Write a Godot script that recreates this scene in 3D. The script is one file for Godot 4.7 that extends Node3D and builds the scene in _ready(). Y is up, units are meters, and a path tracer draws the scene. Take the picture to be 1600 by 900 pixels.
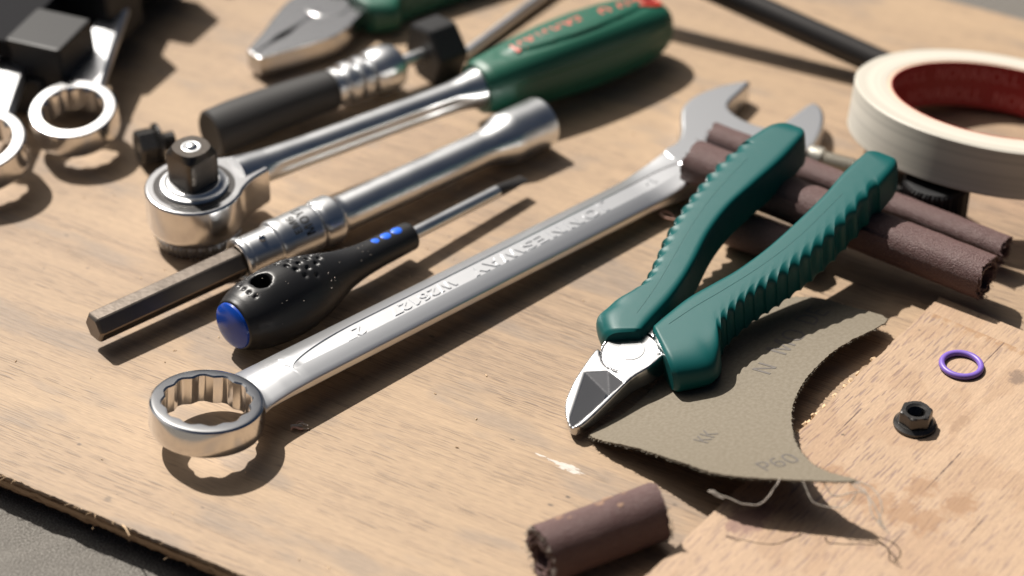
extends Node3D
# Hand tools lying on a sheet of plywood in low sun. Lengths are millimetres until a mesh or a node is placed, then metres.

const MM := 0.001
const WRENCH_A := Vector3(-99.3, 11.0, 85.0)
const WRENCH_B := Vector3(94.3, 5.6, -91.8)
const CUTTER_A := Vector3(19.5, 10.0, 84.5)
const CUTTER_B := Vector3(118.0, 38.0, -34.0)
const GROUND := -12.0
const STAINS := [[351.7, 799.5, 24.3, 26.7, 0.75, Vector3(0.19, 0.105, 0.085)],
	[334.6, 789.3, 13.5, 13.4, 0.60, Vector3(0.19, 0.105, 0.085)],
	[-5.3, 824.9, 13.5, 9.8, 0.55, Vector3(0.27, 0.145, 0.065)],
	[-5.3, 805.8, 13.5, 9.8, 0.55, Vector3(0.27, 0.145, 0.065)],
	[-5.4, 786.8, 13.5, 9.8, 0.55, Vector3(0.27, 0.145, 0.065)],
	[-5.4, 767.7, 13.5, 9.8, 0.55, Vector3(0.27, 0.145, 0.065)],
	[-5.3, 749.0, 13.5, 9.8, 0.55, Vector3(0.27, 0.145, 0.065)],
	[-5.6, 730.3, 13.5, 9.8, 0.55, Vector3(0.27, 0.145, 0.065)],
	[-5.5, 711.5, 13.5, 9.8, 0.55, Vector3(0.27, 0.145, 0.065)],
	[-5.6, 693.1, 13.5, 9.8, 0.55, Vector3(0.27, 0.145, 0.065)],
	[-5.6, 675.0, 13.5, 9.8, 0.55, Vector3(0.27, 0.145, 0.065)],
	[261.1, 754.3, 18.9, 22.3, 0.50, Vector3(0.24, 0.125, 0.06)],
	[264.0, 704.5, 18.9, 22.3, 0.50, Vector3(0.24, 0.125, 0.06)],
	[268.2, 669.2, 18.9, 22.3, 0.50, Vector3(0.24, 0.125, 0.06)],
	[263.8, 637.8, 18.9, 22.3, 0.50, Vector3(0.24, 0.125, 0.06)],
	[261.2, 599.5, 18.9, 22.3, 0.50, Vector3(0.24, 0.125, 0.06)],
	[226.9, 580.8, 18.9, 22.3, 0.50, Vector3(0.24, 0.125, 0.06)],
	[224.9, 643.5, 18.9, 22.3, 0.50, Vector3(0.24, 0.125, 0.06)],
	[11.9, 709.5, 37.7, 1.2, 0.85, Vector3(0.07, 0.04, 0.03)],
	[189.3, 635.0, 35.0, 1.2, 0.85, Vector3(0.07, 0.04, 0.03)],
	[303.4, 614.8, 26.9, 1.2, 0.85, Vector3(0.07, 0.04, 0.03)],
	[249.0, 540.7, 24.3, 1.2, 0.85, Vector3(0.07, 0.04, 0.03)],
	[183.4, 799.5, 21.6, 1.2, 0.85, Vector3(0.07, 0.04, 0.03)],
	[39.7, 653.2, 10.8, 13.4, 0.60, Vector3(0.12, 0.08, 0.06)],
	[128.5, 669.8, 16.2, 8.9, 0.40, Vector3(0.2, 0.12, 0.07)]]

var M := {}
var rng := RandomNumberGenerator.new()
var wob := FastNoiseLite.new()


# ------------------------------------------------------------------ mesh kit
class Shape:
	var v := PackedVector3Array()
	var uv := PackedVector2Array()
	var t := PackedInt32Array()
	var flat := {}

	func add(p: Vector3, w := Vector2.ZERO) -> int:
		v.append(p)
		uv.append(w)
		return v.size() - 1

	func tri(a: int, b: int, c: int) -> void:
		if v[a].is_equal_approx(v[b]) or v[b].is_equal_approx(v[c]) or v[a].is_equal_approx(v[c]):
			return
		t.append_array([a, b, c])

	func quad(a: int, b: int, c: int, d: int) -> void:
		tri(a, b, c)
		tri(a, c, d)

	# rings of equal length, joined one to the next; closed rings unless open
	func loft(rings: Array, cap0 := true, cap1 := true, open := false, loop := false) -> Shape:
		var n: int = rings[0].size()
		var first := v.size()
		var along := 0.0
		for i in rings.size():
			if i > 0:
				along += rings[i][0].distance_to(rings[i - 1][0])
			var around := 0.0
			for j in n:
				if j > 0:
					around += rings[i][j].distance_to(rings[i][j - 1])
				add(rings[i][j], Vector2(along, around))
		var rows := rings.size()
		for i in (rows if loop else rows - 1):
			for j in (n - 1 if open else n):
				var k := (j + 1) % n
				var i2 := (i + 1) % rows
				quad(first + i * n + j, first + i2 * n + j, first + i2 * n + k, first + i * n + k)
		if cap0:
			fan(rings[0], false)
		if cap1:
			fan(rings[rows - 1], true)
		return self

	func fan(ring: PackedVector3Array, forward: bool) -> void:
		var c := Vector3.ZERO
		for p in ring:
			c += p
		c /= ring.size()
		var at := add(c)
		var base := v.size()
		for p in ring:
			add(p)
		for j in ring.size():
			var k := (j + 1) % ring.size()
			if forward:
				tri(at, base + k, base + j)
			else:
				tri(at, base + j, base + k)

	# turned about the X axis: profile of (x, r); bump(angle, i) is added to the radius
	func lathe(profile: Array, seg := 48, bump = null, loop := false) -> Shape:
		var rings := []
		for i in profile.size():
			var ring := PackedVector3Array()
			for j in seg:
				var a := TAU * j / seg
				var r: float = profile[i].y
				if bump != null:
					r += bump.call(a, i)
				ring.append(Vector3(profile[i].x, r * cos(a), r * sin(a)))
			rings.append(ring)
		return loft(rings, not loop, not loop, false, loop)

	func moved(x: Transform3D, from := 0) -> Shape:
		for i in range(from, v.size()):
			v[i] = x * v[i]
		return self

	# a plate: outline in (x, z), between y0 and y1, edges rounded by r0 below and r1 above
	func plate(outline: PackedVector2Array, y0: float, y1: float, r0: float, r1: float, steps := 4) -> Shape:
		var o := outline.duplicate()
		if Geometry2D.is_polygon_clockwise(o):
			o.reverse()
		var levels := []
		for i in steps + 1:
			var a := PI / 2 * i / steps
			levels.append(Vector2(r0 * (1 - sin(a)), y0 + r0 * (1 - cos(a))))
		for i in steps + 1:
			var a := PI / 2 * i / steps
			levels.append(Vector2(r1 * (1 - cos(a)), y1 - r1 * (1 - sin(a))))
		var first := v.size()
		var n := o.size()
		for l in levels:
			var p := inset(o, l.x)
			for q in p:
				add(Vector3(q.x, l.y, q.y), q)
		for i in levels.size() - 1:
			for j in n:
				var k := (j + 1) % n
				quad(first + i * n + j, first + (i + 1) * n + j, first + (i + 1) * n + k, first + i * n + k)
		for top in [false, true]:
			var p := inset(o, r1 if top else r0)
			var base := v.size()
			for q in p:
				add(Vector3(q.x, y1 if top else y0, q.y), q)
			var idx := Geometry2D.triangulate_polygon(o)
			for i in range(0, idx.size(), 3):
				var a := base + idx[i]
				var b := base + idx[i + 1]
				var c := base + idx[i + 2]
				var up := (v[b] - v[a]).cross(v[c] - v[a]).y > 0
				flat[t.size() / 3] = true
				if up == top:
					tri(a, b, c)
				else:
					tri(a, c, b)
		return self

	static func inset(o: PackedVector2Array, d: float) -> PackedVector2Array:
		var p := PackedVector2Array()
		var n := o.size()
		for i in n:
			var e0 := (o[i] - o[(i + n - 1) % n]).normalized()
			var e1 := (o[(i + 1) % n] - o[i]).normalized()
			var n0 := Vector2(-e0.y, e0.x)
			var n1 := Vector2(-e1.y, e1.x)
			var m := n0 + n1
			if m.length() < 0.2:
				m = n0
			m = m.normalized()
			p.append(o[i] + m * d / maxf(0.45, m.dot(n0)))
		return p

	func box(c: Vector3, s: Vector3, r := 0.6) -> Shape:
		var h := s / 2
		return_plate(c, h, r)
		return self

	func return_plate(c: Vector3, h: Vector3, r: float) -> void:
		var from := v.size()
		plate(PackedVector2Array([Vector2(-h.x + r, -h.z), Vector2(h.x - r, -h.z), Vector2(h.x, -h.z + r), Vector2(h.x, h.z - r), Vector2(h.x - r, h.z), Vector2(-h.x + r, h.z), Vector2(-h.x, h.z - r), Vector2(-h.x, -h.z + r)]), -h.y, h.y, r, r, 2)
		moved(Transform3D(Basis(), c), from)

	func tube(path: Array, r: float, seg := 8, taper := false) -> Shape:
		var rings := []
		for i in path.size():
			var d: Vector3 = (path[mini(i + 1, path.size() - 1)] - path[maxi(i - 1, 0)]).normalized()
			var a := d.cross(Vector3(0.3, 1, 0.2)).normalized()
			var b := d.cross(a)
			var ring := PackedVector3Array()
			var rr := r * (1.0 - 0.8 * i / path.size()) if taper else r
			for j in seg:
				ring.append(path[i] + (a * cos(TAU * j / seg) + b * sin(TAU * j / seg)) * rr)
			rings.append(ring)
		return loft(rings)

	# corner normals: faces that meet at less than the crease angle share one
	func mesh(crease := 38.0, scale := 0.001) -> ArrayMesh:
		var faces := PackedVector3Array()
		var volume := 0.0
		for i in range(0, t.size(), 3):
			volume += v[t[i]].dot(v[t[i + 1]].cross(v[t[i + 2]]))
		var flip := volume < 0
		for i in range(0, t.size(), 3):
			var n := (v[t[i + 1]] - v[t[i]]).cross(v[t[i + 2]] - v[t[i]])
			faces.append(-n if flip else n)
		var weld := {}
		var at := PackedInt32Array()
		var lists := []
		for p in v:
			var key := Vector3i((p * 2000.0).round())
			if not weld.has(key):
				weld[key] = lists.size()
				lists.append(PackedInt32Array())
			at.append(weld[key])
		for i in range(0, t.size(), 3):
			for k in 3:
				var l: PackedInt32Array = lists[at[t[i + k]]]
				l.append(i / 3)
				lists[at[t[i + k]]] = l
		var limit := cos(deg_to_rad(crease))
		var pos := PackedVector3Array()
		var nor := PackedVector3Array()
		var tex := PackedVector2Array()
		for i in range(0, t.size(), 3):
			var f := faces[i / 3]
			var fn := f.normalized()
			for k in ([0, 1, 2] if flip else [0, 2, 1]):
				var c := t[i + k]
				var n := Vector3.ZERO
				if flat.has(i / 3):
					n = fn
					pos.append(v[c] * scale)
					nor.append(n)
					tex.append(uv[c])
					continue
				for g in lists[at[c]]:
					var m := faces[g]
					if m.normalized().dot(fn) >= limit:
						n += m
				pos.append(v[c] * scale)
				nor.append(n.normalized() if n.length_squared() > 0 else fn)
				tex.append(uv[c])
		var a := []
		a.resize(Mesh.ARRAY_MAX)
		a[Mesh.ARRAY_VERTEX] = pos
		a[Mesh.ARRAY_NORMAL] = nor
		a[Mesh.ARRAY_TEX_UV] = tex
		var m := ArrayMesh.new()
		m.add_surface_from_arrays(Mesh.PRIMITIVE_TRIANGLES, a)
		return m


# surface nets over a distance field, visiting only blocks near the surface
func nets(f: Callable, lo: Vector3, hi: Vector3, cell: float) -> Shape:
	var B := 4
	var n := Vector3i(((hi - lo) / (cell * B)).ceil()) * B
	var nx := n.x + 1
	var ny := n.y + 1
	var nz := n.z + 1
	var val := PackedFloat32Array()
	val.resize(nx * ny * nz)
	val.fill(1e9)
	var vert := PackedInt32Array()
	vert.resize(nx * ny * nz)
	vert.fill(-1)
	var s := Shape.new()
	var reach := cell * B * 0.9
	var off := [0, 1, nx, nx + 1, nx * ny, nx * ny + 1, nx * ny + nx, nx * ny + nx + 1]
	var cells := PackedInt32Array()
	for bz in n.z / B:
		for by in n.y / B:
			for bx in n.x / B:
				var o := Vector3(bx, by, bz) * B
				var d: float = f.call(lo + (o + Vector3.ONE * B * 0.5) * cell)
				if absf(d) > reach:
					continue
				for z in B + 1:
					for y in B + 1:
						for x in B + 1:
							var at := (int(o.z) + z) * nx * ny + (int(o.y) + y) * nx + int(o.x) + x
							if val[at] == 1e9:
								val[at] = f.call(lo + (o + Vector3(x, y, z)) * cell)
				for z in B:
					for y in B:
						for x in B:
							var at := (int(o.z) + z) * nx * ny + (int(o.y) + y) * nx + int(o.x) + x
							var inside := 0
							for k in 8:
								if val[at + off[k]] < 0:
									inside += 1
							if inside == 0 or inside == 8:
								continue
							var sum := Vector3.ZERO
							var hits := 0
							for k in 8:
								for bit in [1, 2, 4]:
									if k & bit:
										continue
									var a := val[at + off[k]]
									var b := val[at + off[k | bit]]
									if (a < 0) == (b < 0):
										continue
									var w := a / (a - b)
									var p := Vector3(k & 1, (k >> 1) & 1, k >> 2)
									if bit == 1:
										p.x = w
									elif bit == 2:
										p.y = w
									else:
										p.z = w
									sum += p
									hits += 1
							vert[at] = s.add(lo + (o + Vector3(x, y, z) + sum / hits) * cell)
							cells.append(at)
	var step := [1, nx, nx * ny]
	for at in cells:
		for axis in 3:
			var u: int = step[(axis + 1) % 3]
			var w: int = step[(axis + 2) % 3]
			var a := val[at]
			var b: float = val[at + step[axis]]
			if (a < 0) == (b < 0) or at - u - w < 0:
				continue
			var q := [vert[at], vert[at - u], vert[at - u - w], vert[at - w]]
			if q.min() < 0:
				continue
			if a < 0:
				s.quad(q[0], q[1], q[2], q[3])
			else:
				s.quad(q[0], q[3], q[2], q[1])
	return s


func frame(a: Vector3, b: Vector3, roll := 0.0) -> Transform3D:
	var x := (b - a).normalized()
	var z := x.cross(Vector3.UP).normalized()
	return Transform3D(Basis(x, z.cross(x), z).rotated(x, roll), a * MM)


func spline(p: Array, each := 6, closed := false) -> PackedVector2Array:
	var out := PackedVector2Array()
	var n := p.size()
	for i in (n if closed else n - 1):
		var q0: Vector2 = p[(i + n - 1) % n] if closed else p[maxi(i - 1, 0)]
		var q1: Vector2 = p[i]
		var q2: Vector2 = p[(i + 1) % n]
		var q3: Vector2 = p[(i + 2) % n] if closed else p[mini(i + 2, n - 1)]
		for k in each:
			out.append(q1.cubic_interpolate(q2, q0, q3, float(k) / each))
	if not closed:
		out.append(p[n - 1])
	return out


func xy(list: Array) -> Array:
	var out := []
	for i in range(0, list.size(), 2):
		out.append(Vector2(list[i], list[i + 1]))
	return out


func table(p: Array, x: float) -> float:
	if x <= p[0].x:
		return p[0].y
	for i in p.size() - 1:
		if x <= p[i + 1].x:
			return lerpf(p[i].y, p[i + 1].y, (x - p[i].x) / maxf(1e-6, p[i + 1].x - p[i].x))
	return p[-1].y


func smooth(p: Array, x: float) -> float:
	for i in p.size() - 1:
		if x <= p[i + 1].x:
			var t := clampf((x - p[i].x) / (p[i + 1].x - p[i].x), 0, 1)
			var a: float = p[maxi(i - 1, 0)].y
			var d: float = p[mini(i + 2, p.size() - 1)].y
			return cubic_interpolate(p[i].y, p[i + 1].y, a, d, t)
	return p[-1].y


# letters as a solid, laid out by its centre; height is that of a capital
func letters(text: String, height: float, depth: float, lay: Callable, wide := 1.0, weight := 700, serif := false) -> Shape:
	var font := SystemFont.new()
	font.font_names = PackedStringArray(["Droid Serif" if serif else "Droid Sans"])
	font.font_weight = weight
	var tm := TextMesh.new()
	tm.font = font
	tm.text = text
	tm.font_size = 32
	tm.pixel_size = 0.01
	tm.depth = 0.1
	tm.curve_step = 2.0
	var arrays := tm.get_mesh_arrays()
	var p: PackedVector3Array = arrays[Mesh.ARRAY_VERTEX]
	var idx: PackedInt32Array = arrays[Mesh.ARRAY_INDEX]
	var k := height / (32 * 0.01 * 0.714)
	var lo := Vector3(1e9, 1e9, 0)
	var hi := -lo
	for q in p:
		lo = lo.min(Vector3(q.x, q.y, 0))
		hi = hi.max(Vector3(q.x, q.y, 0))
	var mid := (lo + hi) / 2
	var s := Shape.new()
	for q in p:
		s.add(lay.call(Vector3((q.x - mid.x) * k * wide, (q.y - mid.y) * k, q.z * depth / 0.1)))
	for i in range(0, idx.size(), 3):
		s.tri(idx[i], idx[i + 2], idx[i + 1])
	return s


# ------------------------------------------------------------------ nodes
func thing(called: String, label: String, category: String, where := Transform3D(), group := "") -> Node3D:
	var o := Node3D.new()
	o.name = called
	o.transform = where
	add_child(o, true)
	o.set_meta("label", label)
	o.set_meta("category", category)
	if group:
		o.set_meta("group", group)
	return o


func part(called: String, s: Shape, m: Material, parent: Node3D, crease := 38.0, label := "") -> MeshInstance3D:
	var o := MeshInstance3D.new()
	o.name = called
	o.mesh = s.mesh(crease)
	o.material_override = m
	parent.add_child(o, true)
	if label:
		o.set_meta("label", label)
	return o


func lin(r: float, g: float, b: float) -> Color:
	return Color(r, g, b).linear_to_srgb()


func mat(called: String, c: Color, rough: float, metal := 0.0, spec := 0.5) -> StandardMaterial3D:
	var m := StandardMaterial3D.new()
	m.resource_name = called
	m.albedo_color = c
	m.roughness = rough
	m.metallic = metal
	m.metallic_specular = spec
	M[called] = m
	return m


func noise(freq: float, octaves := 4, seed := 1) -> FastNoiseLite:
	var n := FastNoiseLite.new()
	n.noise_type = FastNoiseLite.TYPE_SIMPLEX_SMOOTH
	n.frequency = freq
	n.fractal_octaves = octaves
	n.seed = seed
	return n


func noise_tex(freq: float, octaves: int, seed: int, lo: float, hi: float, size := 512) -> NoiseTexture2D:
	var t := NoiseTexture2D.new()
	t.width = size
	t.height = size
	t.seamless = true
	t.noise = noise(freq, octaves, seed)
	var g := Gradient.new()
	g.colors = PackedColorArray([Color(lo, lo, lo), Color(hi, hi, hi)])
	t.color_ramp = g
	return t


func bumpy(m: StandardMaterial3D, t: Texture2D, height_cm: float, per_metre: float) -> void:
	m.heightmap_enabled = true
	m.heightmap_texture = t
	m.heightmap_scale = height_cm
	m.uv1_triplanar = true
	m.uv1_scale = Vector3.ONE * per_metre


func stretched(size: Vector2i, grain: Vector2i, freq: float, octaves: int, seed: int) -> PackedByteArray:
	var im := noise(freq, octaves, seed).get_image(grain.x, grain.y)
	im.resize(size.x, size.y, Image.INTERPOLATE_CUBIC)
	return im.get_data()


func wood(size: Vector2i, kind: int) -> Array:
	var dash := stretched(size, Vector2i(size.x / (12 if kind == 0 else 6), size.y), 0.75 if kind == 0 else 0.17, 2, 11 + kind)
	var band := stretched(size, Vector2i(size.x / 40, size.y / 4), 0.09, 3, 23 + kind)
	var blot := stretched(size, size / 8, 0.016, 4, 37 + kind)
	var fine := stretched(size, Vector2i(size.x / 3, size.y), 0.45, 1, 41 + kind)
	var lines := stretched(size, Vector2i(size.x / 64, size.y), 0.33, 2, 67 + kind)
	var dirt := stretched(size, size / 4, 0.03, 4, 53 + kind)
	var rgb := PackedByteArray()
	rgb.resize(size.x * size.y * 3)
	var bump := PackedByteArray()
	bump.resize(size.x * size.y)
	var ca := Vector3(0.360, 0.252, 0.155)
	var cb := Vector3(0.265, 0.182, 0.116)
	var cd := Vector3(0.10, 0.064, 0.042)
	var cg := Vector3(0.20, 0.155, 0.12)
	if kind == 1:
		ca = Vector3(0.41, 0.285, 0.188)
		cb = Vector3(0.345, 0.235, 0.152)
		cd = Vector3(0.17, 0.112, 0.10)
		cg = Vector3(0.27, 0.155, 0.085)
	var curve := PackedByteArray()
	for i in 1025:
		curve.append(int(255 * pow(i / 1024.0, 1 / 2.2)))
	for i in size.x * size.y:
		var b := blot[i] / 255.0
		var c := ca.lerp(cb, clampf(0.75 * b + 0.12 + 0.45 * (band[i] / 255.0 - 0.5), 0, 1))
		var d := 0.0
		if kind == 0:
			d = clampf((0.40 - dash[i] / 255.0 + 0.22 * (b - 0.5)) * 9.0, 0, 1) * clampf(1.2 * band[i] / 255.0 - 0.05, 0.15, 0.7)
		else:
			d = clampf((0.36 - dash[i] / 255.0) * 9.0, 0, 1) * clampf(0.15 + 0.9 * b, 0, 0.75)
		c = c.lerp(cd, d)
		c = c.lerp(cg, clampf((dirt[i] / 255.0 - 0.58) * 3.0, 0, 0.55 if kind == 0 else 0.25))
		c *= (0.88 + 0.24 * fine[i] / 255.0) * (0.86 + 0.28 * lines[i] / 255.0)
		rgb[3 * i] = curve[int(clampf(c.x, 0, 1) * 1024)]
		rgb[3 * i + 1] = curve[int(clampf(c.y, 0, 1) * 1024)]
		rgb[3 * i + 2] = curve[int(clampf(c.z, 0, 1) * 1024)]
		bump[i] = int(clampf(200 - 130 * d + 36 * (fine[i] / 255.0 - 0.5), 0, 255))
	# specks of dirt, stains and cracks, in texels: centre, half sizes, strength
	var marks := []
	var dice := RandomNumberGenerator.new()
	dice.seed = 77 + kind
	for k in (150 if kind == 0 else 60):
		var big := dice.randf() < 0.1
		marks.append([dice.randf() * size.x, dice.randf() * size.y, dice.randf_range(0.8, 2.0) * (2.2 if big else 1.0), dice.randf_range(1.0, 4.0) * (2.0 if big else 1.0), dice.randf_range(0.35, 0.8), Vector3(0.05, 0.036, 0.028)])
	if kind == 1:
		marks.append_array(STAINS)
	for q in marks:
		for y in range(maxi(0, int(q[1] - 2 * q[3])), mini(size.y, int(q[1] + 2 * q[3]) + 1)):
			for x in range(maxi(0, int(q[0] - 2 * q[2])), mini(size.x, int(q[0] + 2 * q[2]) + 1)):
				var e := Vector2((x - q[0]) / q[2], (y - q[1]) / q[3]).length() + 0.55 * wob.get_noise_2d(x * 9.0 + q[0] * 7, y * 5.0) + 0.3 * wob.get_noise_2d(x * 40.0, y * 12.0)
				var a: float = q[4] * (1 - smoothstep(0.55, 1.15, e))
				if a <= 0:
					continue
				var i := y * size.x + x
				var c: Vector3 = q[5]
				for ch in 3:
					rgb[3 * i + ch] = int(lerpf(rgb[3 * i + ch], 255 * pow(c[ch], 1 / 2.2), a))
	var out := []
	out.append(ImageTexture.create_from_image(Image.create_from_data(size.x, size.y, false, Image.FORMAT_RGB8, rgb)))
	out.append(ImageTexture.create_from_image(Image.create_from_data(size.x, size.y, false, Image.FORMAT_L8, bump)))
	return out


func materials() -> void:
	var grit := noise_tex(0.22, 2, 3, 0, 1)
	var soft := noise_tex(0.02, 3, 5, 0, 1)
	var smudge := noise_tex(0.012, 5, 8, 0.85, 1.12, 256)
	var m := mat("satin_chrome", lin(0.70, 0.71, 0.73), 0.345, 1.0)
	bumpy(m, grit, 0.0003, 40)
	m = mat("polished_chrome", lin(0.76, 0.76, 0.77), 0.19, 1.0)
	m.uv1_triplanar = true
	m.uv1_scale = Vector3.ONE * 22
	m.roughness_texture = smudge
	m = mat("brushed_chrome", lin(0.76, 0.77, 0.78), 0.32, 1.0)
	bumpy(m, soft, 0.0006, 20)
	m.roughness_texture = smudge
	m = mat("bright_steel", lin(0.52, 0.52, 0.53), 0.22, 1.0)
	bumpy(m, grit, 0.001, 30)
	m = mat("cut_steel", lin(0.25, 0.25, 0.26), 0.40, 1.0)
	bumpy(m, grit, 0.002, 22)
	m = mat("dark_steel", lin(0.20, 0.17, 0.145), 0.36, 0.9)
	bumpy(m, soft, 0.004, 30)
	m.roughness_texture = smudge
	m = mat("worn_steel", lin(0.10, 0.088, 0.078), 0.33, 0.9)
	bumpy(m, soft, 0.003, 40)
	m = mat("black_steel", lin(0.05, 0.047, 0.046), 0.38, 0.6)
	bumpy(m, grit, 0.003, 25)
	m = mat("black_oxide", lin(0.075, 0.072, 0.07), 0.27, 0.7)
	bumpy(m, soft, 0.004, 60)
	m = mat("rubber", lin(0.022, 0.021, 0.021), 0.62)
	bumpy(m, grit, 0.003, 20)
	m = mat("black_grip", lin(0.011, 0.011, 0.012), 0.42)
	bumpy(m, grit, 0.0012, 40)
	mat("blue_plastic", lin(0.006, 0.05, 0.32), 0.22)
	mat("blue_dot", lin(0.02, 0.13, 0.72), 0.4)
	m = mat("black_plastic", lin(0.013, 0.013, 0.014), 0.5, 0.0, 0.4)
	mat("black_matte", lin(0.008, 0.008, 0.01), 0.75, 0.0, 0.25)
	m = mat("teal_grip", lin(0.002, 0.074, 0.073), 0.44, 0.0, 0.36)
	bumpy(m, grit, 0.004, 26)
	m = mat("green_grip", lin(0.010, 0.088, 0.056), 0.46)
	bumpy(m, grit, 0.003, 20)
	mat("red_print", lin(0.52, 0.12, 0.09), 0.5)
	mat("red_plastic", lin(0.50, 0.05, 0.03), 0.35)
	mat("dark_red", lin(0.16, 0.006, 0.006), 0.5)
	m = mat("tape_cream", lin(0.52, 0.495, 0.445), 0.62)
	var wound := Image.create(256, 4, false, Image.FORMAT_RGB8)
	var tone := 0.9
	for x in 256:
		tone = clampf(tone + 0.05 * wob.get_noise_1d(x * 60.0) + 0.03 * sin(x * 2.4), 0.91, 1.0)
		for y in 4:
			wound.set_pixel(x, y, Color(tone, tone * 0.995, tone * 0.98))
	m.albedo_texture = ImageTexture.create_from_image(wound)
	m.uv1_scale = Vector3(0.04, 0.01, 1)
	mat("core_red", lin(0.30, 0.012, 0.016), 0.5)
	mat("core_card", lin(0.55, 0.42, 0.32), 0.8)
	mat("worn_spot", lin(0.24, 0.145, 0.095), 0.8)
	mat("core_print", lin(0.52, 0.16, 0.16), 0.5)
	m = mat("abrasive", lin(0.30, 0.245, 0.235), 0.6)
	bumpy(m, noise_tex(0.15, 3, 17, 0, 1), 0.05, 24)
	var speck := NoiseTexture2D.new()
	speck.width = 512
	speck.height = 512
	speck.seamless = true
	speck.noise = noise(0.16, 3, 19)
	var g := Gradient.new()
	g.offsets = PackedFloat32Array([0.0, 0.35, 0.66, 0.72, 0.78, 1.0])
	g.colors = PackedColorArray([Color(0.50, 0.40, 0.40), Color(0.58, 0.47, 0.47), Color(0.64, 0.53, 0.53), Color(0.68, 0.57, 0.56), Color(0.95, 0.92, 0.88), Color(1.0, 0.98, 0.94)])
	speck.color_ramp = g
	m.albedo_texture = speck
	m = mat("cloth_back", lin(0.185, 0.158, 0.119), 0.72)
	var weave := NoiseTexture2D.new()
	weave.width = 512
	weave.height = 512
	weave.seamless = true
	weave.noise = noise(0.06, 3, 29)
	g = Gradient.new()
	g.colors = PackedColorArray([Color(0.86, 0.85, 0.82), Color(1, 1, 1)])
	weave.color_ramp = g
	m.albedo_texture = weave
	m.uv1_scale = Vector3(0.018, 0.018, 1)
	var th := Image.create(512, 512, false, Image.FORMAT_L8)
	for y in 512:
		for x in 512:
			var a := absf(sin(PI * (x + y) / 6.4)) * 0.5 + absf(sin(PI * (x - y) / 6.4)) * 0.3 + 0.2 * absf(sin(PI * (x + y) / 12.8))
			th.set_pixel(x, y, Color(a, a, a))
	m.heightmap_enabled = true
	m.heightmap_texture = ImageTexture.create_from_image(th)
	m.heightmap_scale = 0.007
	mat("cloth_print", lin(0.11, 0.097, 0.087), 0.7)
	mat("thread", lin(0.40, 0.355, 0.31), 0.85)
	mat("paint", lin(0.50, 0.455, 0.41), 0.75)
	mat("shred", lin(0.50, 0.30, 0.24), 0.6)
	mat("purple_rubber", lin(0.17, 0.10, 0.42), 0.42)
	m = mat("grey_metal", lin(0.44, 0.42, 0.37), 0.36, 0.7)
	bumpy(m, grit, 0.006, 30)
	mat("ink", lin(0.03, 0.03, 0.03), 0.5)
	m = mat("splinter", lin(0.62, 0.44, 0.27), 0.7)
	m = mat("ply_edge", lin(0.46, 0.29, 0.16), 0.8)
	bumpy(m, noise_tex(0.08, 4, 31, 0, 1), 0.03, 30)
	m = mat("ply_core", lin(0.34, 0.2, 0.105), 0.85)
	bumpy(m, noise_tex(0.08, 4, 33, 0, 1), 0.04, 30)
	m = mat("stone", lin(0.21, 0.20, 0.188), 0.85)
	var st := NoiseTexture2D.new()
	st.width = 1024
	st.height = 1024
	st.seamless = true
	st.noise = noise(0.11, 5, 61)
	g = Gradient.new()
	g.offsets = PackedFloat32Array([0.0, 0.3, 0.55, 0.75, 1.0])
	g.colors = PackedColorArray([Color(0.5, 0.49, 0.47), Color(0.70, 0.68, 0.66), Color(0.80, 0.79, 0.77), Color(1.0, 0.99, 0.97), Color(1, 1, 1)])
	st.color_ramp = g
	m.albedo_texture = st
	bumpy(m, st, 0.05, 9)
	var w := wood(Vector2i(1024, 2048), 0)
	m = mat("plywood", Color.WHITE, 0.62)
	m.albedo_texture = w[0]
	m.heightmap_enabled = true
	m.heightmap_texture = w[1]
	m.heightmap_scale = 0.022
	w = wood(Vector2i(1024, 1024), 1)
	m = mat("beech", Color.WHITE, 0.6)
	m.albedo_texture = w[0]
	m.heightmap_enabled = true
	m.heightmap_texture = w[1]
	m.heightmap_scale = 0.015


# ------------------------------------------------------------------ the surface
func jag(x: float, size: float, seed: float) -> float:
	return size * (wob.get_noise_2d(x * 9.0, seed * 100) + 0.8 * wob.get_noise_2d(x * 40.0, seed * 100 + 50))


func sheet_of(x0: float, x1: float, back: float, front: float, y0: float, y1: float, rough: float, seed: float, uv_of: Callable, step := 1.5) -> Shape:
	# a flat board in (x along the ragged edge, z), ragged along z = front
	var s := Shape.new()
	var n := int((x1 - x0) / step)
	var top := []
	for i in n + 1:
		var x := x0 + (x1 - x0) * i / n
		var z := front + jag(x, rough, seed)
		top.append([s.add(Vector3(x, y1, back), uv_of.call(x, back)), s.add(Vector3(x, y1, z), uv_of.call(x, z))])
		top[-1].append_array([s.add(Vector3(x, y0, z + jag(x, rough * 0.6, seed + 7)), uv_of.call(x, z)), s.add(Vector3(x, y0, back), uv_of.call(x, back))])
	for i in n:
		for k in 4:
			var l := (k + 1) % 4
			s.quad(top[i][k], top[i][l], top[i + 1][l], top[i + 1][k])
	for i in [0, n]:
		s.quad(top[i][0], top[i][1], top[i][2], top[i][3])
	return s


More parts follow.
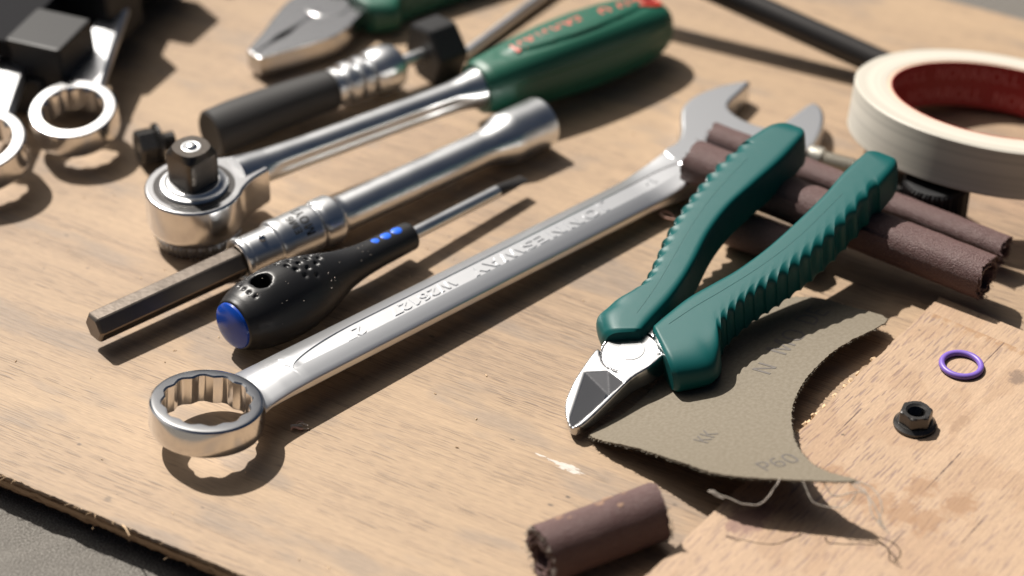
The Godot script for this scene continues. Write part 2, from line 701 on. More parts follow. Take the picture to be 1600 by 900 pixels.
func surface() -> void:
	var yaw := Transform3D(Basis(Vector3.UP, deg_to_rad(-29.7)), Vector3(0, 0, 0))
	var board := thing("plywood_board", "large sheet of tan plywood that all the tools lie on", "plywood", yaw)
	var uv_of := func(x, z): return Vector2((x + 330) / 660.0, (z + 277) / 448.0)
	part("face_veneer", sheet_of(-420, 420, -277, 170.4, -1.3, 0, 0.5, 1, uv_of), M.plywood, board, 30)
	part("core_ply", sheet_of(-420, 420, -276.5, 169.9, -2.6, -1.3, 0.5, 2, uv_of), M.ply_core, board, 30)
	part("core_ply", sheet_of(-420, 420, -276.8, 170.3, -4.4, -2.6, 0.6, 3, uv_of), M.ply_edge, board, 30)
	part("back_veneer", sheet_of(-420, 420, -277, 170.0, -5.8, -4.4, 0.6, 4, uv_of), M.ply_core, board, 30)
	# splinters along the sawn front edge
	var inv := yaw.basis.inverse()
	for i in 46:
		var x := rng.randf_range(-120, 30)
		var y := -0.2 if rng.randf() < 0.7 else -5.3
		var a := Vector3(x, y, 170.2)
		var l := rng.randf_range(0.8, 2.6)
		var d := Vector3(rng.randf_range(-1, 1), rng.randf_range(-0.6, 0.3), rng.randf_range(0.4, 1.0)).normalized() * l
		part("splinter", Shape.new().tube([a, a + d * 0.5 + Vector3(0, 0.15, 0), a + d], 0.14, 5, true), M.splinter, board)
	var sp: Vector3 = inv * Vector3(-122.5, -0.4, 125.8)
	part("splinter", Shape.new().tube([sp, sp + inv * Vector3(1.6, 0.9, 2.6), sp + inv * Vector3(3.2, 0.4, 5.6)], 0.34, 6, true), M.splinter, board)
	# dried paint on the veneer
	var smear := Shape.new()
	for k in 46:
		var spot := Vector2(rng.randfn(0, 3.0), 0)
		spot.y = rng.randfn(0, 0.75) * (1.2 - absf(spot.x) / 12.0) + 0.05 * spot.x
		var l := rng.randf_range(0.7, 2.6)
		var w := rng.randf_range(0.10, 0.38)
		var o := PackedVector2Array()
		for i in 12:
			var a := TAU * i / 12
			o.append(spot + Vector2(l * cos(a), w * sin(a) * (1 + 0.5 * sin(3 * a + k))))
		smear.plate(o, 0.004, 0.03 + 0.001 * k, 0.0, 0.01, 1)
	smear.moved(Transform3D(Basis(), inv * Vector3(17.5, 0, 98.3)))
	part("paint_smear", smear, M.paint, board)
	var crumbs := Shape.new()
	for k in 150:
		var c := Vector3(rng.randf_range(-170, 150), 0.12, rng.randf_range(-120, 165))
		var d := Vector3(rng.randf_range(-1, 1), 0.1, rng.randf_range(-1, 1)).normalized() * rng.randf_range(0.3, 1.3)
		crumbs.tube([c, c + d * 0.5 + Vector3(0, 0.1, 0), c + d], rng.randf_range(0.08, 0.2), 4)
	part("sawdust", crumbs, M.splinter, board).set_meta("kind", "stuff")
	# plank
	var py := Transform3D(Basis(Vector3.UP, deg_to_rad(52.3)), Vector3(77.7, 0, 106.4) * MM)
	var plank := thing("beech_plank", "thin pale flecked wooden plank under the nut and the purple ring", "plank", py)
	var pu := func(x, z): return Vector2((x + 110) / 380.0, (z + 190) / 230.0)
	var s := sheet_of(-120, 270, -190, 0, 0.9, 4.5, 0.55, 9, pu, 1.0)
	s.moved(Transform3D(Basis(Vector3.UP, PI), Vector3.ZERO))
	part("face", s, M.beech, plank, 30)
	var chips := Shape.new()
	s = sheet_of(-120, 270, -189, 0.15, 0.0, 0.9, 0.8, 12, pu, 1.0)
	s.moved(Transform3D(Basis(Vector3.UP, PI), Vector3.ZERO))
	part("underside", s, M.ply_edge, plank, 30)
	for i in 60:
		var x := rng.randf_range(20, 75)
		var c := Vector3(x, rng.randf_range(0.5, 4.0), -0.2 - rng.randf() * 0.5)
		var q := Shape.new().box(Vector3.ZERO, Vector3(rng.randf_range(0.8, 2.2), rng.randf_range(0.6, 1.5), rng.randf_range(1.0, 2.4)), 0.25)
		q.moved(Transform3D(Basis.from_euler(Vector3(rng.randf(), rng.randf() * 3, rng.randf())), c))
		for k in q.t:
			chips.t.append(k + chips.v.size())
		chips.v.append_array(q.v)
		chips.uv.append_array(q.uv)
	var torn := part("torn_edge", chips, M.splinter, plank)
	torn.set_meta("kind", "stuff")
	# ground
	var g := Shape.new()
	var n := 90
	for j in n + 1:
		for i in n + 1:
			var x := -330.0 + 380.0 * i / n
			var z := 60.0 + 220.0 * j / n
			g.add(Vector3(x, GROUND - 0.5 + 0.9 * wob.get_noise_2d(x * 7, z * 7) + 0.6 * wob.get_noise_2d(x * 26, z * 26), z))
	for j in n:
		for i in n:
			var a := j * (n + 1) + i
			g.quad(a, a + n + 1, a + n + 2, a + 1)
	var p := MeshInstance3D.new()
	p.name = "pavement"
	p.mesh = g.mesh(60)
	p.material_override = M.stone
	add_child(p, true)
	p.set_meta("kind", "structure")
	p.set_meta("label", "rough grey stone pavement below the edge of the plywood")
	var far := MeshInstance3D.new()
	far.name = "ground"
	var pl := PlaneMesh.new()
	pl.size = Vector2(120, 120)
	far.mesh = pl
	far.position.y = (GROUND - 2.5) * MM
	far.material_override = M.stone
	add_child(far, true)
	far.set_meta("kind", "structure")
	far.set_meta("label", "grey stone ground around the plywood")


# ------------------------------------------------------------------ tools
# a wrench ring with a twelve-point hole, axis along Y
func ring12(R: float, flat: float, h: float, tip: float, k := 0.85) -> Shape:
	var n := 240
	var rings := []
	for i in n:
		var a := TAU * i / n
		var hex := func(x: float) -> float: return flat / cos(fposmod(x, PI / 3) - PI / 6)
		var r := minf(maxf(hex.call(a), hex.call(a + PI / 6)), tip)
		var ring := PackedVector3Array()
		for q in [[R - 2.2 * k, h], [R - 1.15 * k, h - 0.3 * k], [R - 0.4 * k, h - 1.0 * k], [R - 0.06, h - 2.3 * k], [R, h * 0.25], [R, -h * 0.25], [R - 0.06, 2.3 - h], [R - 0.4, 1.0 - h], [R - 1.15, 0.3 - h], [R - 2.2, -h], [(r if k > 0.5 else tip) + 0.5, -h], [r, -h + 0.5], [r, h - (0.5 if k > 0.5 else 1.1)], [(r if k > 0.5 else tip) + 0.5, h]]:
			ring.append(Vector3(q[0] * cos(a), q[1], q[0] * sin(a)))
		rings.append(ring)
	return Shape.new().loft(rings, false, false, false, true)


func big_wrench() -> void:
	var t := thing("combination_wrench", "large satin chrome combination wrench marked 27, between screwdriver and green cutters", "wrench", frame(WRENCH_A, WRENCH_B))
	# shaft: a domed bar with a shallow panel let into its upper side
	var rings := []
	var half := [Vector2(15.2, 11.6), Vector2(18, 10.9), Vector2(22, 10.4), Vector2(28, 10.0), Vector2(40, 9.8), Vector2(120, 9.6), Vector2(195, 9.6), Vector2(214, 10.2), Vector2(222, 11), Vector2(230, 12.2), Vector2(238, 13.5)]
	var thick := [Vector2(15.2, 3.3), Vector2(19, 3.2), Vector2(26, 3.6), Vector2(36, 3.9), Vector2(200, 3.9), Vector2(222, 4.68), Vector2(238, 4.68)]
	var x := 15.2
	while x < 238.5:
		var w := table(half, x)
		var h := table(thick, x)
		var near := 3.7
		var far := -3.6
		var f := clampf((x - 33.5) / 34.0, 0, 1)
		if x < 67.5:
			far = 3.2 - 6.8 * sqrt(1 - (1 - f) * (1 - f))
			near = 3.2 + 0.5 * f
		var g := clampf((225.0 - x) / 22.0, 0, 1)
		if x > 203:
			near = 0.6 + 3.1 * sqrt(1 - (1 - g) * (1 - g))
			far = 0.4 - 4.0 * sqrt(1 - (1 - g) * (1 - g))
		var sunk := 0.45 * smoothstep(33.5, 38, x) * (1 - smoothstep(221, 225, x))
		if sunk == 0.0:
			far = 0
			near = 0.1
		var ring := PackedVector3Array()
		var drop := lerpf(2.3, 0.5, smoothstep(196, 224, x))
		var dome := func(z: float) -> float: return h - drop * pow(maxf(0.0, absf(z) - 2.6) / (w - 2.6), 1.25)
		for z in [-w, -w + 0.25, -w + 0.9]:
			ring.append(Vector3(x, dome.call(z) - (0.5 if z == -w else 0.1 if z < -w + 0.5 else 0.0), z))
		for k in 5:
			var z := lerpf(-w + 1.2, far - 0.25, (k + 0.5) / 5.0)
			ring.append(Vector3(x, dome.call(z), z))
		ring.append(Vector3(x, dome.call(far), far))
		var floor_y: float = minf(dome.call(far), dome.call(near)) - sunk * 0.75
		if sunk == 0:
			floor_y = dome.call(0.0)
		for k in 3:
			ring.append(Vector3(x, floor_y, lerpf(far + 0.22, near - 0.22, k / 2.0)))
		ring.append(Vector3(x, dome.call(near), near))
		for k in 5:
			var z := lerpf(near + 0.25, w - 1.2, (k + 0.5) / 5.0)
			ring.append(Vector3(x, dome.call(z), z))
		for z in [w - 0.9, w - 0.25, w]:
			ring.append(Vector3(x, dome.call(z) - (0.5 if z == w else 0.1 if z > w - 0.5 else 0.0), z))
		for z in [w, w - 0.3, w - 2.0, w - 5.0]:
			ring.append(Vector3(x, -dome.call(z) + (0.6 if z == w else 0.1), z))
		for z in [0.0]:
			ring.append(Vector3(x, -h, z))
		for z in [w - 5.0, w - 2.0, w - 0.3, w]:
			ring.append(Vector3(x, -dome.call(z) + (0.6 if z == w else 0.1), -z))
		rings.append(ring)
		x += 0.8 if x < 70 or x > 200 else 3.0
	part("shaft", Shape.new().loft(rings), M.satin_chrome, t, 22)
	var rg := ring12(18.9, 13.1, 5.5, 14.6)
	rg.moved(Transform3D(Basis(Vector3.BACK, deg_to_rad(-6)), Vector3(0, 0.3, 0)))
	part("ring_end", rg, M.polished_chrome, t, 22)
	var o := xy([222, -10.2, 232, -13, 239, -17.5, 245, -23.5, 252, -29.5, 262, -32.6, 274, -31.8, 284, -28.6, 287, -26.6, 285.5, -24.8, 277, -22.2, 268.5, -19.6, 264.8, -15.5, 263.4, -8, 264.9, 0.3, 269, 4.7, 280, 3.2, 291.5, 1.4, 294.3, 3.6, 291.5, 9.4, 283, 16.6, 271, 22.8, 259, 24.5, 248, 21.8, 239, 16.8, 231, 12.6, 222, 10.2])
	part("open_end", Shape.new().plate(spline(o, 5, true), -4.6, 4.6, 1.3, 1.3), M.satin_chrome, t, 50)
	var lay := func(at: float, z: float, y: float) -> Callable:
		return func(p: Vector3) -> Vector3: return Vector3(at - p.x, y + p.z, z + p.y)
	for q in [["27", 61.0, 0.75, 4.9, 1.15], ["W26127", 92.5, 0.1, 4.3, 1.3], ["JONNESWAY", 148.5, 0.0, 4.6, 1.75], ["1\u00b7", 205.0, 0.0, 4.2, 1.3]]:
		part("lettering", letters(q[0], q[3], 0.5, lay.call(q[1], q[2], 3.45), q[4]), M.satin_chrome, t, 30)


# one dipped plier handle: inner and outer edges in (x, z), D-shaped section, ribs on the outer side
func grip(inner: Array, outer: Array, y0: float, y1: float, ribs: Vector2, pitch: float, deep: float, tail := 7.0) -> Shape:
	var a := spline(inner, 24)
	var b := spline(outer, 24)
	var n := a.size()
	var s := PackedFloat32Array([0.0])
	for i in range(1, n):
		s.append(s[-1] + ((a[i] + b[i]) / 2).distance_to((a[i - 1] + b[i - 1]) / 2))
	var rings := []
	var total := s[-1]
	var d := 0.0
	var at := 0
	while d < total + 0.001:
		while at < n - 2 and s[at + 1] < d:
			at += 1
		var f := clampf((d - s[at]) / (s[at + 1] - s[at]), 0, 1)
		var p := a[at].lerp(a[at + 1], f)
		var q := b[at].lerp(b[at + 1], f)
		var mid := (p + q) / 2
		var dir := (q - p).normalized()
		var w := p.distance_to(q) / 2
		var h := (y1 - y0) / 2
		var k := clampf((total - d) / tail, 0, 1)
		k = sqrt(maxf(0.0, 1 - (1 - k) * (1 - k)))
		var kw := lerpf(0.3, 1, k)
		var kh := lerpf(0.62, 1, k)
		if d < 1.2:
			kw *= 0.9 + 0.1 * d / 1.2
			kh *= 0.9 + 0.1 * d / 1.2
		var cut := 0.0
		if d > ribs.x and d < ribs.y:
			var ph := fposmod((d - ribs.x) / pitch, 1.0)
			cut = deep * pow(sin(PI * ph), 0.7) * (1.15 - 0.6 * ph) * smoothstep(ribs.x, ribs.x + 3, d)
		var ring := PackedVector3Array()
		for j in 36:
			var phi := TAU * j / 36
			var c := cos(phi)
			var sn := sin(phi)
			var e := lerpf(2.5, 5.2, smoothstep(12, 24, d)) if c > 0 else 8.0
			var lat := signf(c) * pow(absf(c), 2 / e) * w * kw
			var ver := signf(sn) * pow(absf(sn), 2 / e) * h * kh
			if c > 0:
				lat -= cut * smoothstep(0.02, 0.3, c)
			var g := mid + dir * lat
			ring.append(Vector3(g.x, (y0 + y1) / 2 + ver, g.y))
		rings.append(ring)
		d += 0.55
	return Shape.new().loft(rings)


func cutters() -> void:
	var t := thing("side_cutters", "teal handled side cutting pliers lying open on abrasive cloth and rolls", "pliers", frame(CUTTER_A, CUTTER_B))
	var left := grip(xy([43.5, -4.6, 50, -5, 61.8, -5.6, 72, -7.2, 81.8, -9.6, 96.1, -13.6, 110.5, -15.4, 125, -14.8, 141.8, -14, 160.5, -15]),
		xy([35.5, -15.2, 42.5, -23.6, 49.5, -22.6, 57, -19.8, 64.2, -19.6, 77.8, -24.0, 93, -28.8, 112, -32.4, 134, -33.6, 160, -28.5]), -15.6, 0.3, Vector2(27, 107), 5.6, 2.3)
	part("grip", left, M.teal_grip, t, 30)
	var right := grip(xy([47.4, -3.2, 56, -2.6, 66, -1.2, 76, 2.0, 86, 5.2, 100, 7.6, 116, 8.6, 134, 8.8, 148, 8.0, 163.5, 9.0]),
		xy([34.5, 15.5, 44, 23.5, 51, 22.4, 58, 17.8, 65, 16.2, 76, 17.0, 88, 20.0, 106, 23.0, 128, 23.8, 164.5, 22.6]), -15.6, 0.3, Vector2(23, 112), 5.6, 2.3)
	part("grip", right, M.teal_grip, t, 30)
	# head
	var o := spline(xy([-1.2, 0.2, -0.6, -1.6, 2.6, -5.4, 7.2, -8.7, 13, -11, 18.7, -12.6, 30.2, -14.6, 31.6, -13.4, 29.6, -11.6, 33, -13.8, 38.6, -15.2, 44.5, -16.0, 50, -13, 56, -8, 56, 0, 51, 5.6, 45.4, 6.4, 39.3, 6.1, 33.4, 5.3, 26.9, 3.6, 14.8, 3.4, 6, 3.2, 0.2, 2.4]), 3, true)
	var edge := func(u: float, v: float, a: Vector2, b: Vector2) -> float:
		var d := (b - a).normalized()
		return (u - a.x) * d.y - (v - a.y) * d.x
	var f := func(p: Vector3) -> float:
		var q := Vector2(p.x, p.z)
		var best := 1e9
		var inside := false
		var n := o.size()
		var j := n - 1
		for i in n:
			var a := o[j]
			var b := o[i]
			var ab := b - a
			var aq := q - a
			best = minf(best, (aq - ab * clampf(aq.dot(ab) / ab.length_squared(), 0, 1)).length_squared())
			if (a.y > q.y) != (b.y > q.y) and q.x < ab.x * (q.y - a.y) / ab.y + a.x:
				inside = not inside
			j = i
		var d2 := sqrt(best) * (-1.0 if inside else 1.0)
		var lower := lerpf(-8.4, -12.4, clampf(p.x / 36.0, 0, 1))
		var pl := edge.call(p.x, p.z, Vector2(0.3, -2.4), Vector2(20.8, -11.6)) * 0.42 as float
		var pb := edge.call(p.x, p.z, Vector2(20.8, -11.6), Vector2(25.6, -5.2)) * 0.5 as float
		var pc := edge.call(p.x, p.z, Vector2(25.6, -5.2), Vector2(24.2, 2.6)) * 0.75 as float
		var pr := edge.call(p.x, p.z, Vector2(24.2, 2.6), Vector2(0.3, 1.1)) * 2.0 as float
		var depth := minf(0.0, maxf(maxf(pl, pb), maxf(pc, pr)))
		var top := -4.0 + depth
		var r := Vector2(p.x - 36.4, p.z + 4.0).length()
		var a := atan2(p.z + 4.0, p.x - 36.4)
		if r < 10.0 and (a < -1.25 or a > 2.95 or (a > -0.9 and a < 1.1) or r < 8.5):
			top -= 1.2
		var d3 := maxf(p.y - top, lower - p.y) * 0.9
		var w := Vector2(maxf(d2 + 0.5, 0), maxf(d3 + 0.5, 0))
		return w.length() + minf(maxf(d2 + 0.5, d3 + 0.5), 0) - 0.5
	var s := nets(f, Vector3(-3, -14, -18), Vector3(58, -2.5, 8.5), 0.36)
	# faces of the bevels are bare dark steel, the rest is bright
	var dark := Shape.new()
	var bright := Shape.new()
	for i in range(0, s.t.size(), 3):
		var c := (s.v[s.t[i]] + s.v[s.t[i + 1]] + s.v[s.t[i + 2]]) / 3
		var n := (s.v[s.t[i + 1]] - s.v[s.t[i]]).cross(s.v[s.t[i + 2]] - s.v[s.t[i]]).normalized()
		var in_bevel: bool = absf(n.y) > 0.2 and c.y < -4.25 and c.y > -7.6 and c.x < 26 and edge.call(c.x, c.z, Vector2(0.3, -2.4), Vector2(20.8, -11.6)) < 0.05 and edge.call(c.x, c.z, Vector2(24.2, 3.0), Vector2(0.3, 1.5)) < 0.3
		var to := dark if in_bevel else bright
		for k in 3:
			to.t.append(to.v.size())
			to.add(s.v[s.t[i + k]])
	var head := part("jaws", bright, M.bright_steel, t, 50)
	part("cutting_bevel", dark, M.cut_steel, head, 24)
	var disc := PackedVector2Array()
	for i in 48:
		disc.append(Vector2(4.6, 0).rotated(TAU * i / 48) + Vector2(37.2, -4.3))
	var joint := PackedVector2Array()
	for i in 72:
		joint.append(Vector2(9.35, 0).rotated(TAU * i / 72) + Vector2(36.4, -4.0))
	part("joint_disc", Shape.new().plate(joint, -6, -3.97, 0, 0.14, 2), M.bright_steel, t, 30)
	part("pivot", Shape.new().plate(disc, -4.4, -3.8, 0, 0.17, 2), M.bright_steel, t, 30)
	# mould seam along each grip
	for q in [xy([49, -10.5, 62, -12.6, 78, -16.4, 96, -20.8, 114, -23.6, 134, -24.4]), xy([51, 1.8, 62, 4.2, 76, 8.2, 92, 12, 110, 14.4, 136, 14.9])]:
		var path := []
		for p in spline(q, 8):
			path.append(Vector3(p.x, 0.28, p.y))
		part("mould_seam", Shape.new().tube(path, 0.11, 5), M.teal_grip, t)


func screwdriver() -> void:
	var t := thing("screwdriver", "stubby black screwdriver with blue end cap and hanging hole", "screwdriver", frame(Vector3(-94.5, 13.2, 39.5), Vector3(-34.4, 9.5, -21.4)))
	var prof := [Vector2(-1.0, 8.9), Vector2(0, 9.3), Vector2(2.5, 10.6), Vector2(7, 12.2), Vector2(14, 13.1), Vector2(22, 13.3), Vector2(31, 12.3), Vector2(40, 10.0), Vector2(48, 7.7), Vector2(56, 6.3), Vector2(64, 5.7), Vector2(72, 5.5), Vector2(81, 5.4), Vector2(83, 5.4)]
	var look := PackedFloat32Array()
	for i in 900:
		look.append(smooth(prof, -1.0 + i * 0.1))
	var dimples := []
	for row in 5:
		for k in 6 - row:
			var x := 21.0 + 4.6 * k + row * 1.4
			var z := (row - 2) * 3.3 + 0.9 * (k % 2)
			dimples.append([x, z, 1.15])
	for k in 4:
		dimples.append([5.2 + 0.5 * absf(k - 1.5), (k - 1.5) * 3.0, 0.95])
	for q in dimples:
		var r := look[int((q[0] + 1) * 10)]
		q.append(sqrt(maxf(0, r * r - q[1] * q[1])))
	var f := func(p: Vector3) -> float:
		var r := look[clampi(int((p.x + 1) * 10), 0, 899)]
		var ang := atan2(p.z, p.y)
		var rad := Vector2(p.y, p.z).length()
		var shape := 0.035 * r * cos(3 * ang) * smoothstep(4, 14, p.x) * (1 - smoothstep(38, 50, p.x))
		var d := (rad - r - shape) * 0.86
		d = maxf(d, maxf(-0.6 - p.x, p.x - 82.0))
		var hole := Vector2(Vector2(p.x - 12.2, p.z).length() - 3.5, 0).x
		if absf(hole) < 3 or hole < 0:
			var m := maxf(d, -hole)
			d = m + 0.35 * maxf(0.0, 1.0 - absf(d + hole) / 1.2) * 0.6
		if p.y > 4:
			for q in dimples:
				if absf(p.x - q[0]) < 2.2:
					var e: float = Vector3(p.x - q[0], p.y - q[3] - 0.35, p.z - q[1]).length() - q[2]
					d = maxf(d, -e)
		return d
	part("handle", nets(f, Vector3(-2, -14.6, -14.6), Vector3(84, 14.6, 14.6), 0.55), M.black_grip, t, 60)
	var dust := Shape.new()
	for k in 40:
		var x := rng.randf_range(4, 60)
		var a := rng.randf_range(-1.0, 1.5)
		var rr := look[int((x + 1) * 10)] - 0.02
		var c := Vector3(x, rr * cos(a), rr * sin(a))
		dust.tube([c, c + Vector3(rng.randf_range(-0.5, 0.5), 0.12, rng.randf_range(-0.4, 0.4))], rng.randf_range(0.06, 0.16), 4)
	part("dust", dust, M.thread, t).set_meta("kind", "stuff")
	part("end_cap", Shape.new().lathe(xy([-0.5, 8.5, -1.3, 8.3, -2.0, 7.4, -2.6, 5.8, -3.0, 3.6, -3.2, 1.4, -3.25, 0.1]), 40), M.blue_plastic, t)
	var plug := Shape.new().lathe(xy([0, 3.3, 0.6, 3.3, 0.7, 0.1]), 24)
	plug.moved(Transform3D(Basis(Vector3.BACK, PI / 2), Vector3(12.2, -2.0, 0)))
	part("hole_lining", plug, M.blue_plastic, t)
	for k in 3:
		var dot := Shape.new()
		var rings := []
		for i in 5:
			var ring := PackedVector3Array()
			var q := float(i) / 4
			for j in 20:
				var a := TAU * j / 20
				var c := Vector2(cos(a) * 2.35, sin(a) * 2.1) * cos(q * PI / 2 * 0.98)
				var z := c.y
				ring.append(Vector3(64.5 + 5.3 * k + c.x, sqrt(maxf(0, 31.4 - z * z)) - 0.25 + 0.45 * sin(q * PI / 2), z))
			rings.append(ring)
		dot.loft(rings, false, true)
		part("blue_dot", dot, M.blue_dot, t)
	part("shank", Shape.new().lathe(xy([78, 2.5, 126, 2.5, 127, 2.4]), 32), M.brushed_chrome, t)
	var tip := []
	for q in [[126, 2.45, 2.45], [129, 2.4, 2.4], [134, 1.6, 2.7], [140, 0.5, 2.6], [141, 0.45, 2.5]]:
		var ring := PackedVector3Array()
		for j in 20:
			var a := TAU * j / 20
			ring.append(Vector3(q[0], q[1] * cos(a), q[2] * sin(a)))
		tip.append(ring)
	part("blade", Shape.new().loft(tip), M.black_steel, t)


func extension() -> void:
	var a := Vector3(-143.8, 9.0, 36.0)
	var b := Vector3(13.0, 10.0, -97.5)
	var t := thing("hex_bit_socket", "dark hex key bit in a chrome socket with black lettering", "bit socket", frame(a, b))
	var rings := []
	for q in [[0.0, 4.4], [0.7, 5.2], [1.2, 5.5], [66, 5.6]]:
		var ring := PackedVector3Array()
		for k in 6:
			for w in [-0.06, 0.06]:
				var g: float = PI / 6 + PI / 3 * k + w
				ring.append(Vector3(q[0], q[1] * cos(g), q[1] * sin(g)))
		rings.append(ring)
	part("hex_bit", Shape.new().loft(rings), M.dark_steel, t, 25)
	part("socket_body", Shape.new().lathe(xy([61.5, 5.9, 60.6, 6.4, 60.4, 7.4, 61.0, 8.2, 62.2, 8.5, 63.0, 8.3, 63.4, 7.7, 64.0, 7.7, 64.4, 7.9, 74.6, 7.95, 75.0, 8.1, 75.5, 8.8, 76.4, 9.2, 79.2, 9.2, 80.0, 9.0, 92.4, 9.1, 93.2, 8.9, 93.7, 8.3]), 64), M.brushed_chrome, t)
	var ball := Shape.new().lathe(xy([-1.5, 0.1, -1.3, 0.9, -0.6, 1.5, 0, 1.6, 0.9, 1.3, 1.4, 0.7, 1.6, 0.05]), 20)
	ball.moved(Transform3D(Basis(Vector3.BACK, PI / 2), Vector3(69.6, 7.3, 2.6)))
	part("detent_ball", ball, M.polished_chrome, t)
	for q in [["MOYI", 87.4, 0.42, 3.6], ["EM6", 83.0, 0.45, 3.0]]:
		var lay := func(p: Vector3) -> Vector3:
			var ang: float = -p.x / 9.1 + q[2]
			return Vector3(q[1] - p.y * 1.0, (9.09 + p.z) * cos(ang), (9.09 + p.z) * sin(ang))
		part("lettering", letters(q[0], q[3], 0.09, lay), M.ink, t, 40)
	var e := thing("extension_bar", "chrome extension bar with flared end, plugged into the hex bit socket", "extension bar", frame(a, b))
	part("bar", Shape.new().lathe(xy([93.8, 7.0, 94.4, 8.4, 95.2, 9.0, 96.6, 9.4, 101.5, 9.4, 102.6, 9.0, 103.4, 8.0, 104.6, 7.3, 107, 7.0, 172, 7.0, 176, 7.3, 180, 8.3, 183.5, 9.6, 185.5, 10.2, 188, 10.3, 203.2, 10.3, 204.4, 9.9, 204.8, 9.2, 204.6, 6.4]), 64), M.brushed_chrome, e, 30)
	var sq := []
	for x in [196.0, 204.7]:
		var ring := PackedVector3Array()
		for k in 4:
			ring.append(Vector3(x, 7.2 * cos(PI / 2 * k), 7.2 * sin(PI / 2 * k)))
		sq.append(ring)
	part("drive_hole", Shape.new().loft(sq), M.black_steel, e)


func ratchet() -> void:
	var t := thing("ratchet_wrench", "chrome ratchet lying drive up, with a green handle and red lettering", "ratchet", frame(Vector3(-115.6, 20.0, -32.2), Vector3(65.4, 15.0, -169.6)))
	var o := []
	for i in 25:
		var a := deg_to_rad(42 + (318 - 42) * i / 24.0)
		o.append(Vector2(18.1 * cos(a), 18.1 * sin(a)))
	o.append_array(xy([16.5, -10.2, 20, -8.6, 24, -7.6, 27.6, -7.0, 28.4, -5.5, 28.4, 5.5, 27.6, 7.0, 24, 7.6, 20, 8.6, 16.5, 10.2]))
	var nod := Basis(Vector3(0.83, 0, 0.56).normalized(), deg_to_rad(3.0))
	part("head", Shape.new().plate(PackedVector2Array(o), -15.2, 3.0, 5.0, 1.1, 6), M.polished_chrome, t, 45)
	var up := Transform3D(Basis(Vector3.BACK, PI / 2), Vector3(0, -2.6, 0))
	part("knurled_cap", Shape.new().lathe(xy([-17.0, 13.2, -16.7, 15.2, -12.8, 15.9, -12.2, 15.6, -12.0, 10]), 216, func(a, i): return 0.45 * signf(sin(a * 54)) if i in [1, 2] else 0.0).moved(up), M.brushed_chrome, t, 30)
	part("groove", Shape.new().lathe(xy([5.3, 14.9, 5.66, 14.9, 5.68, 12.0, 5.2, 11.9]), 72).moved(up), M.black_steel, t)
	part("drive_disc", Shape.new().lathe(xy([4.6, 12.6, 6.2, 12.6, 6.7, 12.1, 6.8, 11.2, 7.2, 10.4, 7.8, 9.8, 8.0, 9.3, 8.0, 2]), 72).moved(up), M.brushed_chrome, t, 30)
	var rings := []
	for q in [[5.4, 7.0, 0.0], [17.0, 7.0, 0.0], [17.8, 6.9, 0.12], [19.4, 6.5, 0.5], [20.0, 6.2, 0.8]]:
		var ring := PackedVector3Array()
		for j in 64:
			var a := TAU * j / 64
			var c := cos(a)
			var s := sin(a)
			var r: float = q[1] / pow(pow(absf(c), 9.0) + pow(absf(s), 9.0), 1 / 9.0)
			r = minf(r, 9.1)
			r = lerpf(r, 6.6, q[2])
			ring.append(Vector3(r * cos(a + 1.38), q[0], r * sin(a + 1.38)))
		rings.append(ring)
	var square := part("drive_square", Shape.new().loft(rings), M.worn_steel, t, 28)
	part("socket_pin", Shape.new().lathe(xy([22.0, 3.6, 22.7, 3.6, 22.8, 3.0, 22.65, 2.6, 22.65, 2.3, 23.2, 2.0, 23.6, 1.3, 23.75, 0.1]), 32).moved(up), M.brushed_chrome, square)
	for c in t.get_children():
		c.basis = nod
	# neck, oval with a groove each side
	rings = []
	var x := 18.0
	while x <= 131.5:
		var r := smooth([Vector2(18, 7.4), Vector2(30, 6.6), Vector2(48, 6.1), Vector2(90, 6.0), Vector2(116, 6.3), Vector2(124, 7.4), Vector2(129, 8.5), Vector2(132, 8.9)], x)
		var g := smoothstep(28, 36, x) * (1 - smoothstep(112, 126, x)) * 1.1
		var ring := PackedVector3Array()
		for j in 40:
			var a := TAU * j / 40
			var rr := r - g * exp(-pow((absf(sin(a)) - 1.0) * 9.0, 2)) * 0.6 - g * 0.6 * exp(-pow(cos(a) * 3.4, 2))
			ring.append(Vector3(x, rr * cos(a), rr * 0.94 * sin(a)))
		rings.append(ring)
		x += 1.5
	part("neck", Shape.new().loft(rings), M.brushed_chrome, t, 40)
	# handle
	var prof := [Vector2(128, 9.6), Vector2(131, 10.6), Vector2(138, 11.4), Vector2(150, 12.9), Vector2(164, 14.1), Vector2(180, 14.6), Vector2(196, 14.2), Vector2(208, 13.2), Vector2(216, 11.6), Vector2(221, 9.2), Vector2(224, 5.6), Vector2(225, 1.0)]
	rings = []
	x = 128.0
	while x <= 225.0:
		var r := smooth(prof, x)
		var ring := PackedVector3Array()
		for j in 120:
			var a := TAU * j / 120
			var c := cos(a)
			var s := sin(a)
			var rr := r / pow(pow(absf(c), 2.6) + pow(absf(s), 2.6), 1 / 2.6)
			var z := rr * s
			# raised oval pad on top, sunk panels at the sides
			if c > 0:
				var e := Vector2((x - 178) / 35.0, z / 7.6).length()
				rr += 0.5 * (1 - smoothstep(0.92, 1.0, e)) - 0.45 * exp(-pow((e - 1.1) * 12.0, 2))
			var side := Vector2((x - 178) / 40.0, (absf(a - PI) - PI * 0.52) * 1.0).abs()
			var inside := smoothstep(0.9, 1.0, side.x) 
			var pd := absf(fposmod(a, PI) - PI * 0.56) if a < PI else absf(fposmod(a, PI) - PI * 0.44)
			rr -= 0.7 * (1 - inside) * (1 - smoothstep(0.42, 0.5, pd))
			ring.append(Vector3(x, rr * c, rr * s))
		rings.append(ring)
		x += 0.75 if x < 221 else 0.5
	var grip_part := part("grip", Shape.new().loft(rings), M.green_grip, t, 40)
